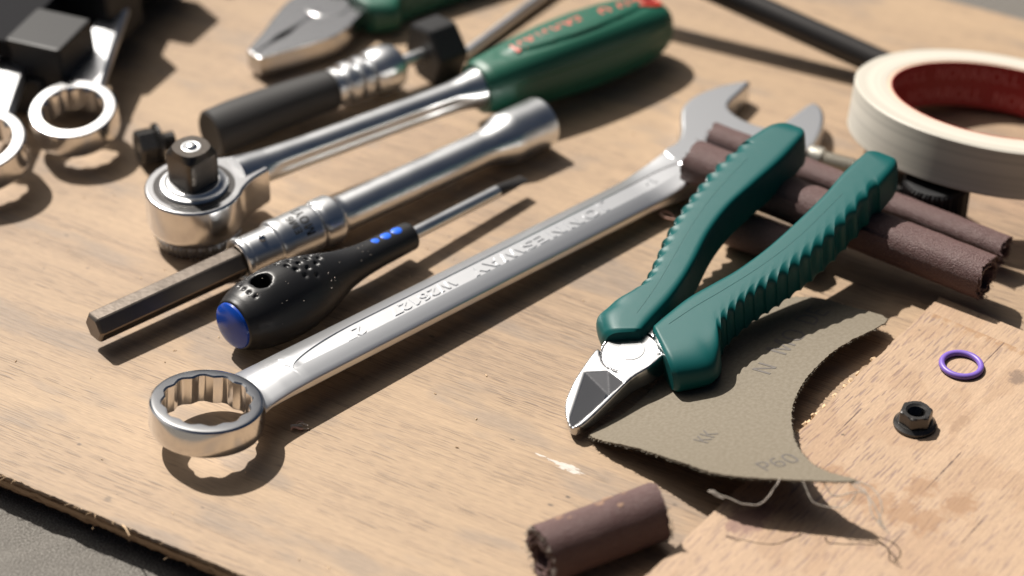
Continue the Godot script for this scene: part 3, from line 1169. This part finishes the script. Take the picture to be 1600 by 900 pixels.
	var lay := func(p: Vector3) -> Vector3:
		var xx := 178.5 - p.x
		var r := smooth(prof, xx) + 0.42
		return Vector3(xx, r - 0.10 * p.y * p.y / 4.0 + p.z, p.y)
	part("lettering", letters("\u0414\u0415\u041b\u041e \u0422\u0415\u0425\u041d\u0418\u041a\u0418", 5.7, 0.3, lay, 1.12), M.red_print, grip_part, 30)
	var eye := []
	for q in [[3.4, 0.0], [3.9, 0.5], [5.2, 0.7], [6.0, 0.2], [6.1, -1.5]]:
		var ring := PackedVector3Array()
		for j in 36:
			var a := TAU * j / 36
			var px: float = 214.5 + q[0] * 1.15 * cos(a)
			ring.append(Vector3(px, smooth(prof, clampf(px, 128, 222)) - 0.2 + q[1], q[0] * 0.9 * sin(a)))
		eye.append(ring)
	part("hanging_eye", Shape.new().loft(eye, false, false), M.red_plastic, t, 40)
	var pit := []
	for q in [[3.5, 0.05], [2.2, 0.0], [0.4, 0.0]]:
		var ring := PackedVector3Array()
		for j in 24:
			var a := TAU * j / 24
			var px: float = 214.5 + q[0] * 1.15 * cos(a)
			ring.append(Vector3(px, smooth(prof, clampf(px, 128, 222)) + 0.06 + q[1], q[0] * 0.9 * sin(a)))
		pit.append(ring)
	part("eye_lining", Shape.new().loft(pit, false, true), M.dark_red, t)


func hex_prism(x0: float, x1: float, af: float, turn := 0.0) -> Shape:
	var rings := []
	for q in [[x0, 0.9], [x0 + 1.0, 1.0], [x1 - 1.0, 1.0], [x1, 0.9]]:
		var ring := PackedVector3Array()
		for k in 6:
			for w in [-0.05, 0.05]:
				var a: float = PI / 3 * k + w + turn
				var r: float = af / sqrt(3.0) * q[1]
				ring.append(Vector3(q[0], r * cos(a), r * sin(a)))
		rings.append(ring)
	return Shape.new().loft(rings)


func fitting() -> void:
	var t := thing("hose_fitting", "black rubber sleeve with a ribbed chrome collar, pin and hex nut behind the ratchet", "hose fitting", frame(Vector3(-115.5, 9.9, -88.0), Vector3(-29.0, 11.5, -151)))
	var sleeve := Shape.new().lathe(xy([-1, 6.6, -1.4, 8.6, -0.6, 9.5, 10, 9.6, 24, 9.2, 40, 8.6, 50, 8.3, 53.4, 8.1, 54, 7.6, 54, 3]), 48, func(a, i): return 0.12 * sin(3 * a + i))
	for i in sleeve.v.size():
		sleeve.v[i].z -= 0.9 * sin(clampf(sleeve.v[i].x / 54.0, 0, 1) * PI)
	part("rubber_sleeve", sleeve, M.rubber, t)
	part("ribbed_collar", Shape.new().lathe(xy([53, 5.5, 54.2, 7.8, 57, 8.0, 58.0, 6.8, 59.2, 6.5, 59.8, 8.2, 60.6, 8.7, 63.2, 8.7, 64.0, 8.0, 64.4, 6.6, 65.4, 6.5, 66, 8.4, 66.8, 9.0, 69.0, 9.0, 69.8, 8.2, 70.2, 6.6, 71.2, 6.6, 71.8, 8.6, 73, 9.4, 77, 9.9, 81, 9.7, 84.5, 8.6, 86.4, 6.4, 87, 3.4, 87, 1]), 48), M.brushed_chrome, t, 30)
	part("pin", Shape.new().lathe(xy([84, 2.8, 101, 2.8, 102, 2.5]), 32), M.brushed_chrome, t)
	part("hex_nut", hex_prism(98, 112, 23.0, 0.35), M.black_plastic, t, 25)
	var b := thing("flange_bolt", "small black flange bolt lying behind the ratchet head", "bolt", frame(Vector3(-144.0, 8.0, -80.6), Vector3(-118, 7.0, -93)))
	part("bolt_head", hex_prism(0, 7.4, 12.0, 0.2), M.black_oxide, b, 25)
	part("flange", Shape.new().lathe(xy([7.2, 6.5, 7.6, 8.0, 8.8, 8.1, 9.2, 7.6, 9.4, 4]), 40), M.black_oxide, b)
	var thread := Shape.new()
	var prof := []
	for i in 12:
		prof.append(Vector2(9.2 + i * 0.5, 3.9 if i % 2 else 3.4))
	part("shank", thread.lathe(prof, 28), M.black_oxide, b)


func comb_pliers() -> void:
	var t := thing("combination_pliers", "combination pliers with bare steel jaws and dark green handles at the back", "pliers", frame(Vector3(-104, 0, -143), Vector3(-50, 0, -200)))
	var lens := func(u: float) -> float: return 0.12 + 1.5 * exp(-pow((u - 22.0) / 6.5, 2))
	var seam := func(u: float) -> float: return -3.4 - 0.165 * (u - 1.8)
	var lower := []
	var upper := []
	for i in 24:
		var u := 1.6 + 40.0 * i / 23
		lower.append(Vector2(u, seam.call(u) + lens.call(u)))
		upper.append(Vector2(u, seam.call(u) - lens.call(u)))
	var a := PackedVector2Array(lower)
	for p in spline(xy([56, -6, 63, 1.6, 52, 5.4, 44, 8.6, 34, 9.8, 22, 7.0, 1.4, 0.9]), 5):
		a.append(p)
	var b := PackedVector2Array(upper)
	for p in spline(xy([54, -14, 62, -23, 52, -27, 41, -26.2, 29, -20.8, 16, -14, 2.2, -7.6]), 5):
		b.append(p)
	part("jaw", Shape.new().plate(a, 2.2, 11.2, 0.8, 0.7, 2), M.bright_steel, t, 40)
	part("jaw", Shape.new().plate(b, 2.2, 11.2, 0.8, 0.7, 2), M.bright_steel, t, 40)
	var disc := PackedVector2Array()
	for i in 40:
		disc.append(Vector2(9.4, 0).rotated(TAU * i / 40) + Vector2(49.5, -10.6))
	var joint := PackedVector2Array()
	for i in 72:
		joint.append(Vector2(9.35, 0).rotated(TAU * i / 72) + Vector2(36.4, -4.0))
	part("joint_disc", Shape.new().plate(joint, -6, -3.97, 0, 0.14, 2), M.bright_steel, t, 30)
	part("pivot", Shape.new().plate(disc, 1.9, 11.6, 0.4, 0.4, 2), M.bright_steel, t, 40)
	part("grip", grip(xy([59, -8, 70, -6, 90, -2, 130, 4, 170, 6]), xy([57, 9, 66, 15, 74, 10, 92, 12, 130, 20, 170, 20]), 0.2, 15.5, Vector2(300, 300), 5, 0), M.green_grip, t, 40)
	part("grip", grip(xy([59, -14, 70, -16, 90, -20, 130, -27, 170, -28]), xy([57, -29, 66, -34, 74, -30, 92, -34, 130, -42, 170, -42]), 0.2, 15.5, Vector2(300, 300), 5, 0), M.green_grip, t, 40)


# a strip of abrasive cloth rolled up grit outwards, axis along X
func roll(length: float, R: float, turns: float, seed: float) -> Shape:
	var rings := []
	var around := int(64 * turns)
	var rows := int(length / 1.2)
	for i in rows + 1:
		var ring := PackedVector3Array()
		for side in 2:
			for jj in around + 1:
				var j := jj if side == 0 else around - jj
				var a := TAU * j / 64.0
				var r := R - 1.15 * (a / TAU) - (0.75 if side == 1 else 0.0)
				r *= 1 + 0.05 * sin(2 * a + seed) + 0.02 * sin(3 * a + 2 * seed)
				var end := 0.9 * wob.get_noise_2d(j * 9.0, seed * 70) + 0.5 * wob.get_noise_2d(j * 40.0, seed * 33)
				var x := length * i / rows
				var k := 1.0 - minf(1.0, minf(x, length - x) / 2.4)
				x += end * k * (1.0 if i > rows / 2 else -1.0) * 1.6
				r += 0.16 * wob.get_noise_2d(x * 12.0, j * 6.0 + seed * 50)
				ring.append(Vector3(x, r * cos(a + seed), r * sin(a + seed)))
		rings.append(ring)
	return Shape.new().loft(rings, false, false)


func end_faces(s: Shape, around: int) -> void:
	# close the two spiral ends between the inner and outer side of the cloth
	var n := 2 * (around + 1)
	var rows := s.v.size() / n
	for i in [0, rows - 1]:
		for j in around:
			s.quad(i * n + j, i * n + j + 1, i * n + n - 2 - j, i * n + n - 1 - j)


func rolls() -> void:
	var list := [
		[Vector3(68.0, 17.2, -57.4), Vector3(166.5, 13.9, 12.6), 9.2, 3.6, "thick brown roll of abrasive cloth under the cutters, reaching past the right grip", 1.0],
		[Vector3(76.1, 15.5, -77.5), Vector3(177.0, 9.6, -9.9), 5.8, 2.8, "thin brown roll of abrasive cloth with one end on the wrench jaw", 2.3],
		[Vector3(79.5, 7.6, -27.5), Vector3(108.0, 7.6, -8.0), 7.4, 3.0, "short brown roll of abrasive cloth in the shade below both grips", 3.1],
		[Vector3(8.8, 9.6, 151.0), Vector3(44.6, 9.6, 131.6), 9.6, 4.4, "loose brown roll of abrasive cloth at the bottom edge, with worn spots", 4.4]]
	for q in list:
		var d: Vector3 = q[1] - q[0]
		var t := thing("sandpaper_roll", q[4], "sandpaper", frame(q[0], q[1]), "rolled strips of brown abrasive cloth")
		var s := roll(d.length(), q[2], q[3], q[5])
		end_faces(s, int(64 * q[3]))
		part("rolled_cloth", s, M.abrasive, t, 60)
		# frayed fibres at the mouths
		for e in 2:
			var fray := Shape.new()
			for k in (110 if q[5] > 4 else 34):
				var a := rng.randf() * TAU
				var x := 0.3 if e == 0 else d.length() - 0.3
				var r: float = q[2] - rng.randf() * 1.5
				var p := Vector3(x, r * cos(a), r * sin(a))
				fray.tube([p, p + Vector3((-1 if e == 0 else 1) * rng.randf_range(0.5, 1.6), rng.randf_range(-0.5, 0.5), rng.randf_range(-0.5, 0.5))], 0.13, 4)
			part("frayed_edge", fray, M.thread if q[5] > 4 else M.abrasive, t).set_meta("kind", "stuff")
	var worn: Node3D = get_node("sandpaper_roll_003") if has_node("sandpaper_roll_003") else null
	if worn == null:
		for c in get_children():
			if c.has_meta("label") and str(c.get_meta("label")).begins_with("loose brown roll"):
				worn = c
	for q in [[8.0, -0.35, 1.4], [11.0, -0.15, 0.9], [22.0, -0.30, 1.6], [25.5, -0.50, 1.9], [27.0, 0.1, 1.1], [31.0, -0.4, 0.8]]:
		var s := Shape.new()
		var ring := PackedVector3Array()
		for j in 16:
			var a := TAU * j / 16
			var r: float = q[2] * (1 + 0.5 * sin(3 * a + q[0]) * 0.5)
			var ang: float = q[1] + r * sin(a) * 0.6 / 9.6
			ring.append(Vector3(q[0] + r * cos(a), 9.95 * cos(ang), 9.95 * sin(ang)))
		s.fan(ring, true)
		part("worn_spot", s, M.worn_spot, worn)


func sheet_height(p: Vector2) -> float:
	var a := (p.x - 80) / 50
	var b := (p.y - 80) / 50
	return maxf(0.7, 7.958 + 4.848 * a + 5.917 * b - 1.162 * a * a - 4.254 * a * b + 3.567 * b * b + 0.621 * a * a * a + 3.78 * a * a * b - 1.48 * a * b * b + 2.515 * b * b * b)


func sheet() -> void:
	var at := Vector3(80, 0, 80)
	var t := thing("abrasive_cloth", "torn olive grey sheet of abrasive cloth lying grit down under the cutters", "sandpaper", Transform3D(Basis(), at * MM))
	var o := spline(xy([25.6, 86.0, 41, 100.7, 53, 112.4, 65.5, 123.4, 88.8, 127.6, 105.4, 129, 97.6, 121, 93, 112.6, 90.5, 97.7, 91.8, 80.2, 98.2, 63.2, 110.9, 46.2, 129.8, 28.3, 119, 17.7, 105.5, 8.9, 85.7, 11, 66, 30, 56, 44, 48, 58, 38, 72]), 26, true)
	var edge := PackedVector2Array()
	for i in o.size():
		var d := (o[(i + 1) % o.size()] - o[i]).normalized()
		edge.append(o[i] + Vector2(-d.y, d.x) * (0.45 * wob.get_noise_2d(i * 60.0, 3) + 0.35 * (rng.randf() - 0.5)))
	var all := edge.duplicate()
	for j in 46:
		for i in 46:
			var p := Vector2(24 + 2.4 * i + (1.2 if j % 2 else 0.0), 10 + 2.4 * j)
			if Geometry2D.is_point_in_polygon(p, edge):
				var near := false
				for k in range(0, edge.size(), 3):
					if edge[k].distance_squared_to(p) < 1.6:
						near = true
						break
				if not near:
					all.append(p)
	var idx := Geometry2D.triangulate_delaunay(all)
	var s := Shape.new()
	for lower in [0.0, 0.55]:
		for p in all:
			s.add(Vector3(p.x - at.x, sheet_height(p) + 0.6 - lower, p.y - at.z), p)
	var n := all.size()
	for i in range(0, idx.size(), 3):
		var c := (all[idx[i]] + all[idx[i + 1]] + all[idx[i + 2]]) / 3
		if not Geometry2D.is_point_in_polygon(c, edge):
			continue
		var up := (s.v[idx[i + 1]] - s.v[idx[i]]).cross(s.v[idx[i + 2]] - s.v[idx[i]]).y > 0
		var a := idx[i]
		var b := idx[i + 1] if up else idx[i + 2]
		var d := idx[i + 2] if up else idx[i + 1]
		s.tri(a, b, d)
		s.tri(a + n, d + n, b + n)
	var anti := not Geometry2D.is_polygon_clockwise(edge)
	for i in edge.size():
		var k := (i + 1) % edge.size()
		if anti:
			s.quad(i, k, k + n, i + n)
		else:
			s.quad(k, i, i + n, k + n)
	part("cloth", s, M.cloth_back, t, 40)
	var fray := Shape.new()
	for i in range(0, edge.size(), 1):
		var d := (edge[(i + 1) % edge.size()] - edge[i]).normalized()
		var out := Vector2(d.y, -d.x) if not Geometry2D.is_point_in_polygon(edge[i] + Vector2(d.y, -d.x) * 0.8, edge) else Vector2(-d.y, d.x)
		for k in 2:
			var b2 := edge[i] + d * rng.randf() - out * 0.2
			var c2 := b2 + (out + d * rng.randf_range(-1, 1)).normalized() * rng.randf_range(0.3, 1.0)
			fray.tube([Vector3(b2.x - at.x, sheet_height(b2) + rng.randf_range(0.1, 0.55), b2.y - at.z), Vector3(c2.x - at.x, sheet_height(b2) + rng.randf_range(-0.5, 0.7), c2.y - at.z)], 0.09, 3)
	part("frayed_edge", fray, M.cloth_back, t).set_meta("kind", "stuff")
	# print: letters laid on the cloth
	for q in [["KK", 62.5, 94.5, 5.0, -1.0], ["P60", 83.5, 114.0, 6.2, -0.55], ["N", 85.0, 55.5, 6.5, -0.95], ["MO", 94.0, 40.0, 7.5, -0.95], ["DE", 104.5, 24.0, 7.5, -0.95]]:
		var lay := func(p: Vector3) -> Vector3:
			var d := Vector2(p.x, -p.y).rotated(q[4]) + Vector2(q[1], q[2])
			return Vector3(d.x - at.x, sheet_height(d) + 0.72 + p.z * 0.3, d.y - at.z)
		part("print", letters(q[0], q[3], 0.05, lay, 1.0, 400), M.cloth_print, t, 20)
	# loose threads at the torn corner
	var corner := Vector3(104.8, 19.6, 128.6) - at
	var ends := [[Vector3(-22, 0, -1.5), Vector3(-30, -4.5, 6), Vector3(-44, -2.5, 1), Vector3(-40, -3.5, 4)], [Vector3(-15, 0.2, 0), Vector3(-12, -4, 5), Vector3(-3, -5, 6), Vector3(1, -1, 4)],
		[Vector3(0, 0, 0), Vector3(3, 0.4, 4), Vector3(6, -2, 10), Vector3(8.5, -5.4, 15)], [Vector3(-1, 0, 0), Vector3(4, -0.6, 6), Vector3(5, -3, 12), Vector3(9.5, -5.6, 17)], [Vector3(-9, 0, -0.3), Vector3(-6, -3, 3), Vector3(0, -1.6, 3), Vector3(3, -0.5, 4)], [Vector3(0, 0, -1), Vector3(5, 0.2, 2), Vector3(8, -1.5, 8), Vector3(7, -5, 14)]]
	for q in ends:
		var path := []
		for k in 17:
			var f := k / 16.0 * 3
			var i := mini(int(f), 2)
			var g := f - i
			path.append(corner + q[i].cubic_interpolate(q[i + 1], q[maxi(i - 1, 0)], q[mini(i + 2, 3)], g) + 0.5 * Vector3(wob.get_noise_2d(k * 60, q[1].x * 40), wob.get_noise_2d(k * 60, q[2].z * 40), wob.get_noise_2d(k * 60, q[3].x * 40)))
		part("loose_thread", Shape.new().tube(path, 0.19, 6), M.thread, t)
		for r in 2:
			var more := []
			for p in path:
				more.append(p + 0.5 * Vector3(rng.randf() - 0.5, rng.randf() - 0.5, rng.randf() - 0.5))
			part("loose_thread", Shape.new().tube(more, 0.09, 5), M.thread, t)


func tape() -> void:
	var lean := deg_to_rad(12.0)
	var dir := Vector3(-0.5, 0, 0.86).normalized()
	var n := (Vector3.UP * cos(lean) - dir * sin(lean)).normalized()
	var x := dir.cross(n).normalized()
	var where := Transform3D(Basis(n, x, n.cross(x)), Vector3(182.5, 10.4, -79.5) * MM)
	var t := thing("masking_tape", "roll of cream masking tape with red inner core, tipped up on a black cap", "tape roll", where)
	var prof := xy([0, 42.2, 0, 53.6, 0.5, 54.2, 17.9, 54.2, 18.5, 53.6, 18.6, 48, 18.5, 42.2])
	part("tape", Shape.new().lathe(prof, 160, func(a, i): return (0.12 * sin(7 * a) if i in [2, 3] else 0.0), true), M.tape_cream, t, 30)
	part("core_edge", Shape.new().lathe(xy([0.2, 40.4, 0.2, 42.2, 18.3, 42.2, 18.3, 40.4]), 160, null, true), M.core_card, t, 30)
	part("core", Shape.new().lathe(xy([0.1, 40.1, 0.1, 40.5, 18.4, 40.5, 18.4, 40.1]), 160, null, true), M.core_red, t, 30)
	# where on the core the far wall is: towards -dir
	var far := -(where.basis.inverse() * Vector3(-0.03, 0, 1))
	var mid := atan2(far.z, far.y)
	var turn := 1.0
	for row in 2:
		for k in 5:
			var lay := func(p: Vector3) -> Vector3:
				var a := mid + turn * (-p.x / 40.0 + (k - 2) * 0.98 + row * 0.34)
				return Vector3((13.6 if row == 0 else 5.0) + p.y, (40.06 - p.z) * cos(a), (40.06 - p.z) * sin(a))
			part("core_print", letters("NOVAROLL", 4.4, 0.08, lay, 1.15, 400), M.core_print, t, 30)
	var c := thing("ribbed_cap", "black ribbed round cap under the near edge of the masking tape", "cap", Transform3D(Basis(Vector3.BACK, PI / 2), Vector3(156.5, 0, -42.5) * MM))
	part("ribbed_side", Shape.new().lathe(xy([0.0, 11.4, 0.8, 12.2, 17.6, 12.2, 18.6, 11.4, 18.8, 10.2, 18.8, 2]), 180, func(a, i): return 0.35 * signf(sin(a * 45)) if i in [1, 2] else 0.0), M.black_plastic, c, 30)
	var nut := thing("black_nut", "small glossy black nut beside the ribbed cap, half behind the right grip", "nut", Transform3D(Basis(Vector3.BACK, PI / 2), Vector3(141.5, 0, -47.5) * MM))
	part("nut_body", hex_prism(0, 15, 13.0, 0.4), M.black_oxide, nut, 25)


func small_things() -> void:
	# purple rubber ring
	var rings := []
	for i in 96:
		var a := TAU * i / 96
		var ring := PackedVector3Array()
		for j in 20:
			var b := TAU * j / 20
			var r := 6.55 + 1.06 * cos(b) + 0.08 * sin(2 * a)
			ring.append(Vector3(r * cos(a), 1.06 + 1.06 * sin(b), r * sin(a)))
		rings.append(ring)
	var o := part("rubber_ring", Shape.new().loft(rings, false, false, false, true), M.purple_rubber, self, 60)
	o.position = Vector3(152.1, 4.5, 51.8) * MM
	o.set_meta("label", "small purple rubber ring lying on the pale plank")
	o.set_meta("category", "rubber ring")
	# flange nut
	var t := thing("flange_nut", "small black flanged hex nut standing on the pale plank", "nut", Transform3D(Basis(Vector3.UP, 0.12), Vector3(132.0, 4.5, 82.6) * MM))
	var up := Transform3D(Basis(Vector3.BACK, PI / 2), Vector3.ZERO)
	var hexr := func(a: float) -> float: return 5.0 / cos(fposmod(a, PI / 3) - PI / 6)
	var prof := xy([0.1, 6.2, 0, 6.9, 0.5, 7.1, 1.1, 7.0, 1.7, 6.2, 2.1, 5.9])
	part("flange", Shape.new().lathe(prof, 72).moved(up), M.black_oxide, t)
	rings = []
	for q in [[1.5, 1.0, 0.0], [5.4, 1.0, 0.0], [6.0, 1.0, -0.25], [6.3, 0.0, 4.75], [6.3, 0.0, 3.5], [5.9, 0.0, 3.05]]:
		var ring := PackedVector3Array()
		for j in 72:
			var a := TAU * j / 72
			var r: float = minf(hexr.call(a), 5.62) * q[1] + q[2]
			ring.append(Vector3(r * cos(a), q[0], r * sin(a)))
		rings.append(ring)
	for k in 12:
		var ring := PackedVector3Array()
		for j in 72:
			var a := TAU * j / 72
			var r := 2.9 + 0.24 * sin(a + PI * k)
			ring.append(Vector3(r * cos(a), 5.7 - 0.45 * k, r * sin(a)))
		rings.append(ring)
	part("hex_body", Shape.new().loft(rings, false, false), M.black_oxide, t, 30)
	# grey stud behind the rolls
	t = thing("threaded_stud", "dull grey threaded stud lying behind the brown rolls", "stud", frame(Vector3(113.7, 5.2, -79.4), Vector3(133.2, 4.4, -71.0)))
	var pr := []
	for i in 44:
		pr.append(Vector2(6 + i * 0.55, 3.7 if i % 2 else 3.2))
	part("thread", Shape.new().lathe(pr, 28), M.grey_metal, t)
	part("plain_end", Shape.new().lathe(xy([-2, 2.5, -1, 4.2, 0, 4.6, 5.4, 4.6, 6.2, 4.0, 6.4, 3]), 32), M.grey_metal, t)
	# black bar at the back
	t = thing("black_bar", "round black steel bar leaning down behind the masking tape", "bar", frame(Vector3(60.0, 27.0, -195.0), Vector3(160.0, 6.2, -138.0)))
	part("bar", Shape.new().lathe(xy([-50, 5.6, 118, 5.6, 119, 5.2]), 40), M.black_steel, t)
	# slim rod
	t = thing("slim_rod", "slim grey steel rod between the hex nut and green ratchet handle", "rod", frame(Vector3(-20, 2.4, -160.5), Vector3(30, 4.0, -234)))
	part("rod", Shape.new().lathe(xy([0, 1.7, 0.6, 2.3, 140, 2.3]), 24), M.brushed_chrome, t)
	# scraps
	t = thing("wood_shred", "tiny pinkish shred of torn fibre beside the wrench ring", "scrap", Transform3D(Basis(), Vector3(-70.5, 0.3, 79.5) * MM))
	for k in 9:
		var p := Vector3(rng.randf_range(-3.5, 2), rng.randf_range(0, 0.8), rng.randf_range(-1.5, 1.5))
		part("fibre", Shape.new().tube([p, p + Vector3(rng.randf_range(0.5, 2), rng.randf_range(0.1, 0.9), rng.randf_range(-1, 1)), p + Vector3(rng.randf_range(1.5, 4), 0.2, rng.randf_range(-1.5, 1.5))], rng.randf_range(0.15, 0.4), 5), M.shred if k % 2 else M.thread, t)
	t = thing("curled_shaving", "small curled shaving on the plywood left of the teal cutters", "shaving", Transform3D(Basis(), Vector3(58.0, 0.6, -42.0) * MM))
	var path := []
	for k in 26:
		var a := k * 0.28
		path.append(Vector3((3.4 - 0.05 * k) * cos(a), 0.6 + 2.6 * absf(sin(a * 0.5)), (2.6 - 0.04 * k) * sin(a)))
	part("curl", Shape.new().tube(path, 0.4, 6), M.shred, t)


func wrench_set() -> void:
	var list := [[Vector3(-169.2, 13.5, -92.6), Vector3(-163.0, 21.0, -170.0), 17.0, 11.2, 12.5, 12.2, "satin combination wrench with its ring end out, right one in the black holder", 5.8],
		[Vector3(-202.0, 14.5, -68.0), Vector3(-196.0, 21.0, -148.0), 19.0, 12.8, 14.2, 13.4, "combination wrench at the left edge with its ring partly out of view", 6.2]]
	for q in list:
		var t := thing("ring_wrench", q[6], "wrench", frame(q[0], q[1]), "wrenches clipped in the black holder")
		var s := ring12(q[2], q[3] - 0.4, q[7], q[4] - 0.5, 0.49)
		s.moved(Transform3D(Basis(Vector3.BACK, deg_to_rad(5)), Vector3.ZERO))
		part("ring_end", s, M.polished_chrome, t, 34)
		var rings := []
		for i in 12:
			var x: float = q[4] + 1.5 + 10.5 * i
			var w: float = q[5] * 0.5 + 1.6 * exp(-i * 0.6)
			var ring := PackedVector3Array()
			for p in [[-w, 1.4], [-w + 1.4, 3.0], [0, 3.3], [w - 1.4, 3.0], [w, 1.4], [w, -1.4], [w - 1.4, -3.0], [0, -3.3], [1.4 - w, -3.0], [-w, -1.4]]:
				ring.append(Vector3(x, p[1], p[0]))
			rings.append(ring)
		part("shaft", Shape.new().loft(rings), M.satin_chrome, t, 40)
	var h := thing("wrench_holder", "black plastic wrench holder with clip fins at the top left corner", "tool holder", Transform3D(Basis(Vector3.UP, -0.30), Vector3(-179, 0, -126) * MM))
	part("rail", Shape.new().box(Vector3(-32, 10, -70), Vector3(60, 16, 170), 1.0), M.black_plastic, h)
	part("bridge", Shape.new().box(Vector3(-34, 29, -46), Vector3(40, 8, 116), 1.0), M.black_matte, h)
	for k in 5:
		var fin := Shape.new().box(Vector3.ZERO, Vector3(25, 26, 25), 1.2)
		fin.moved(Transform3D(Basis.from_euler(Vector3(0.06, -0.1, 0)), Vector3(-3.5, 21.5 + 1.2 * k, -43.0 * k)))
		part("clip_fin", fin, M.black_plastic, h)


func _ready() -> void:
	rng.seed = 7
	wob.seed = 5
	wob.frequency = 0.01
	wob.noise_type = FastNoiseLite.TYPE_SIMPLEX_SMOOTH
	# camera
	var cam := Camera3D.new()
	cam.name = "camera"
	add_child(cam)
	cam.position = Vector3(0, 0.4849, 0.6674)
	cam.rotation_degrees = Vector3(-36, 0, 0)
	var lens := CameraAttributesPhysical.new()
	lens.frustum_focal_length = 96.0
	lens.frustum_near = 0.05
	lens.frustum_far = 200.0
	lens.frustum_focus_distance = 0.772
	lens.exposure_aperture = 7.0
	cam.attributes = lens
	cam.fov = 14.25
	cam.near = 0.05
	cam.far = 200.0
	cam.current = true
	# sky
	var env := Environment.new()
	env.background_mode = Environment.BG_SKY
	var sky := Sky.new()
	var sm := ProceduralSkyMaterial.new()
	sm.sky_top_color = Color(0.25, 0.35, 0.50)
	sm.sun_angle_max = 62.0
	sm.sun_curve = 0.5
	sm.sky_horizon_color = Color(0.50, 0.56, 0.63)
	sm.sky_curve = 0.12
	sm.ground_bottom_color = Color(0.16, 0.15, 0.14)
	sm.ground_horizon_color = Color(0.34, 0.34, 0.33)
	sm.sky_energy_multiplier = 0.42
	sky.sky_material = sm
	env.sky = sky
	env.tonemap_mode = Environment.TONE_MAPPER_LINEAR
	env.tonemap_exposure = 1.42
	env.sdfgi_enabled = true
	env.ssao_enabled = true
	env.ssil_enabled = true
	var we := WorldEnvironment.new()
	we.name = "world"
	we.environment = env
	add_child(we)
	# sun: behind and to the left
	var sun := DirectionalLight3D.new()
	sun.name = "sun"
	sun.light_energy = 1.6
	sun.light_color = Color(1.0, 0.975, 0.94)
	sun.light_angular_distance = 0.5
	sun.shadow_enabled = true
	add_child(sun)
	sun.look_at_from_position(Vector3(-0.46, 1.0, -0.56), Vector3.ZERO)

	materials()
	surface()
	wrench_set()
	comb_pliers()
	fitting()
	ratchet()
	extension()
	screwdriver()
	big_wrench()
	rolls()
	sheet()
	cutters()
	tape()
	small_things()
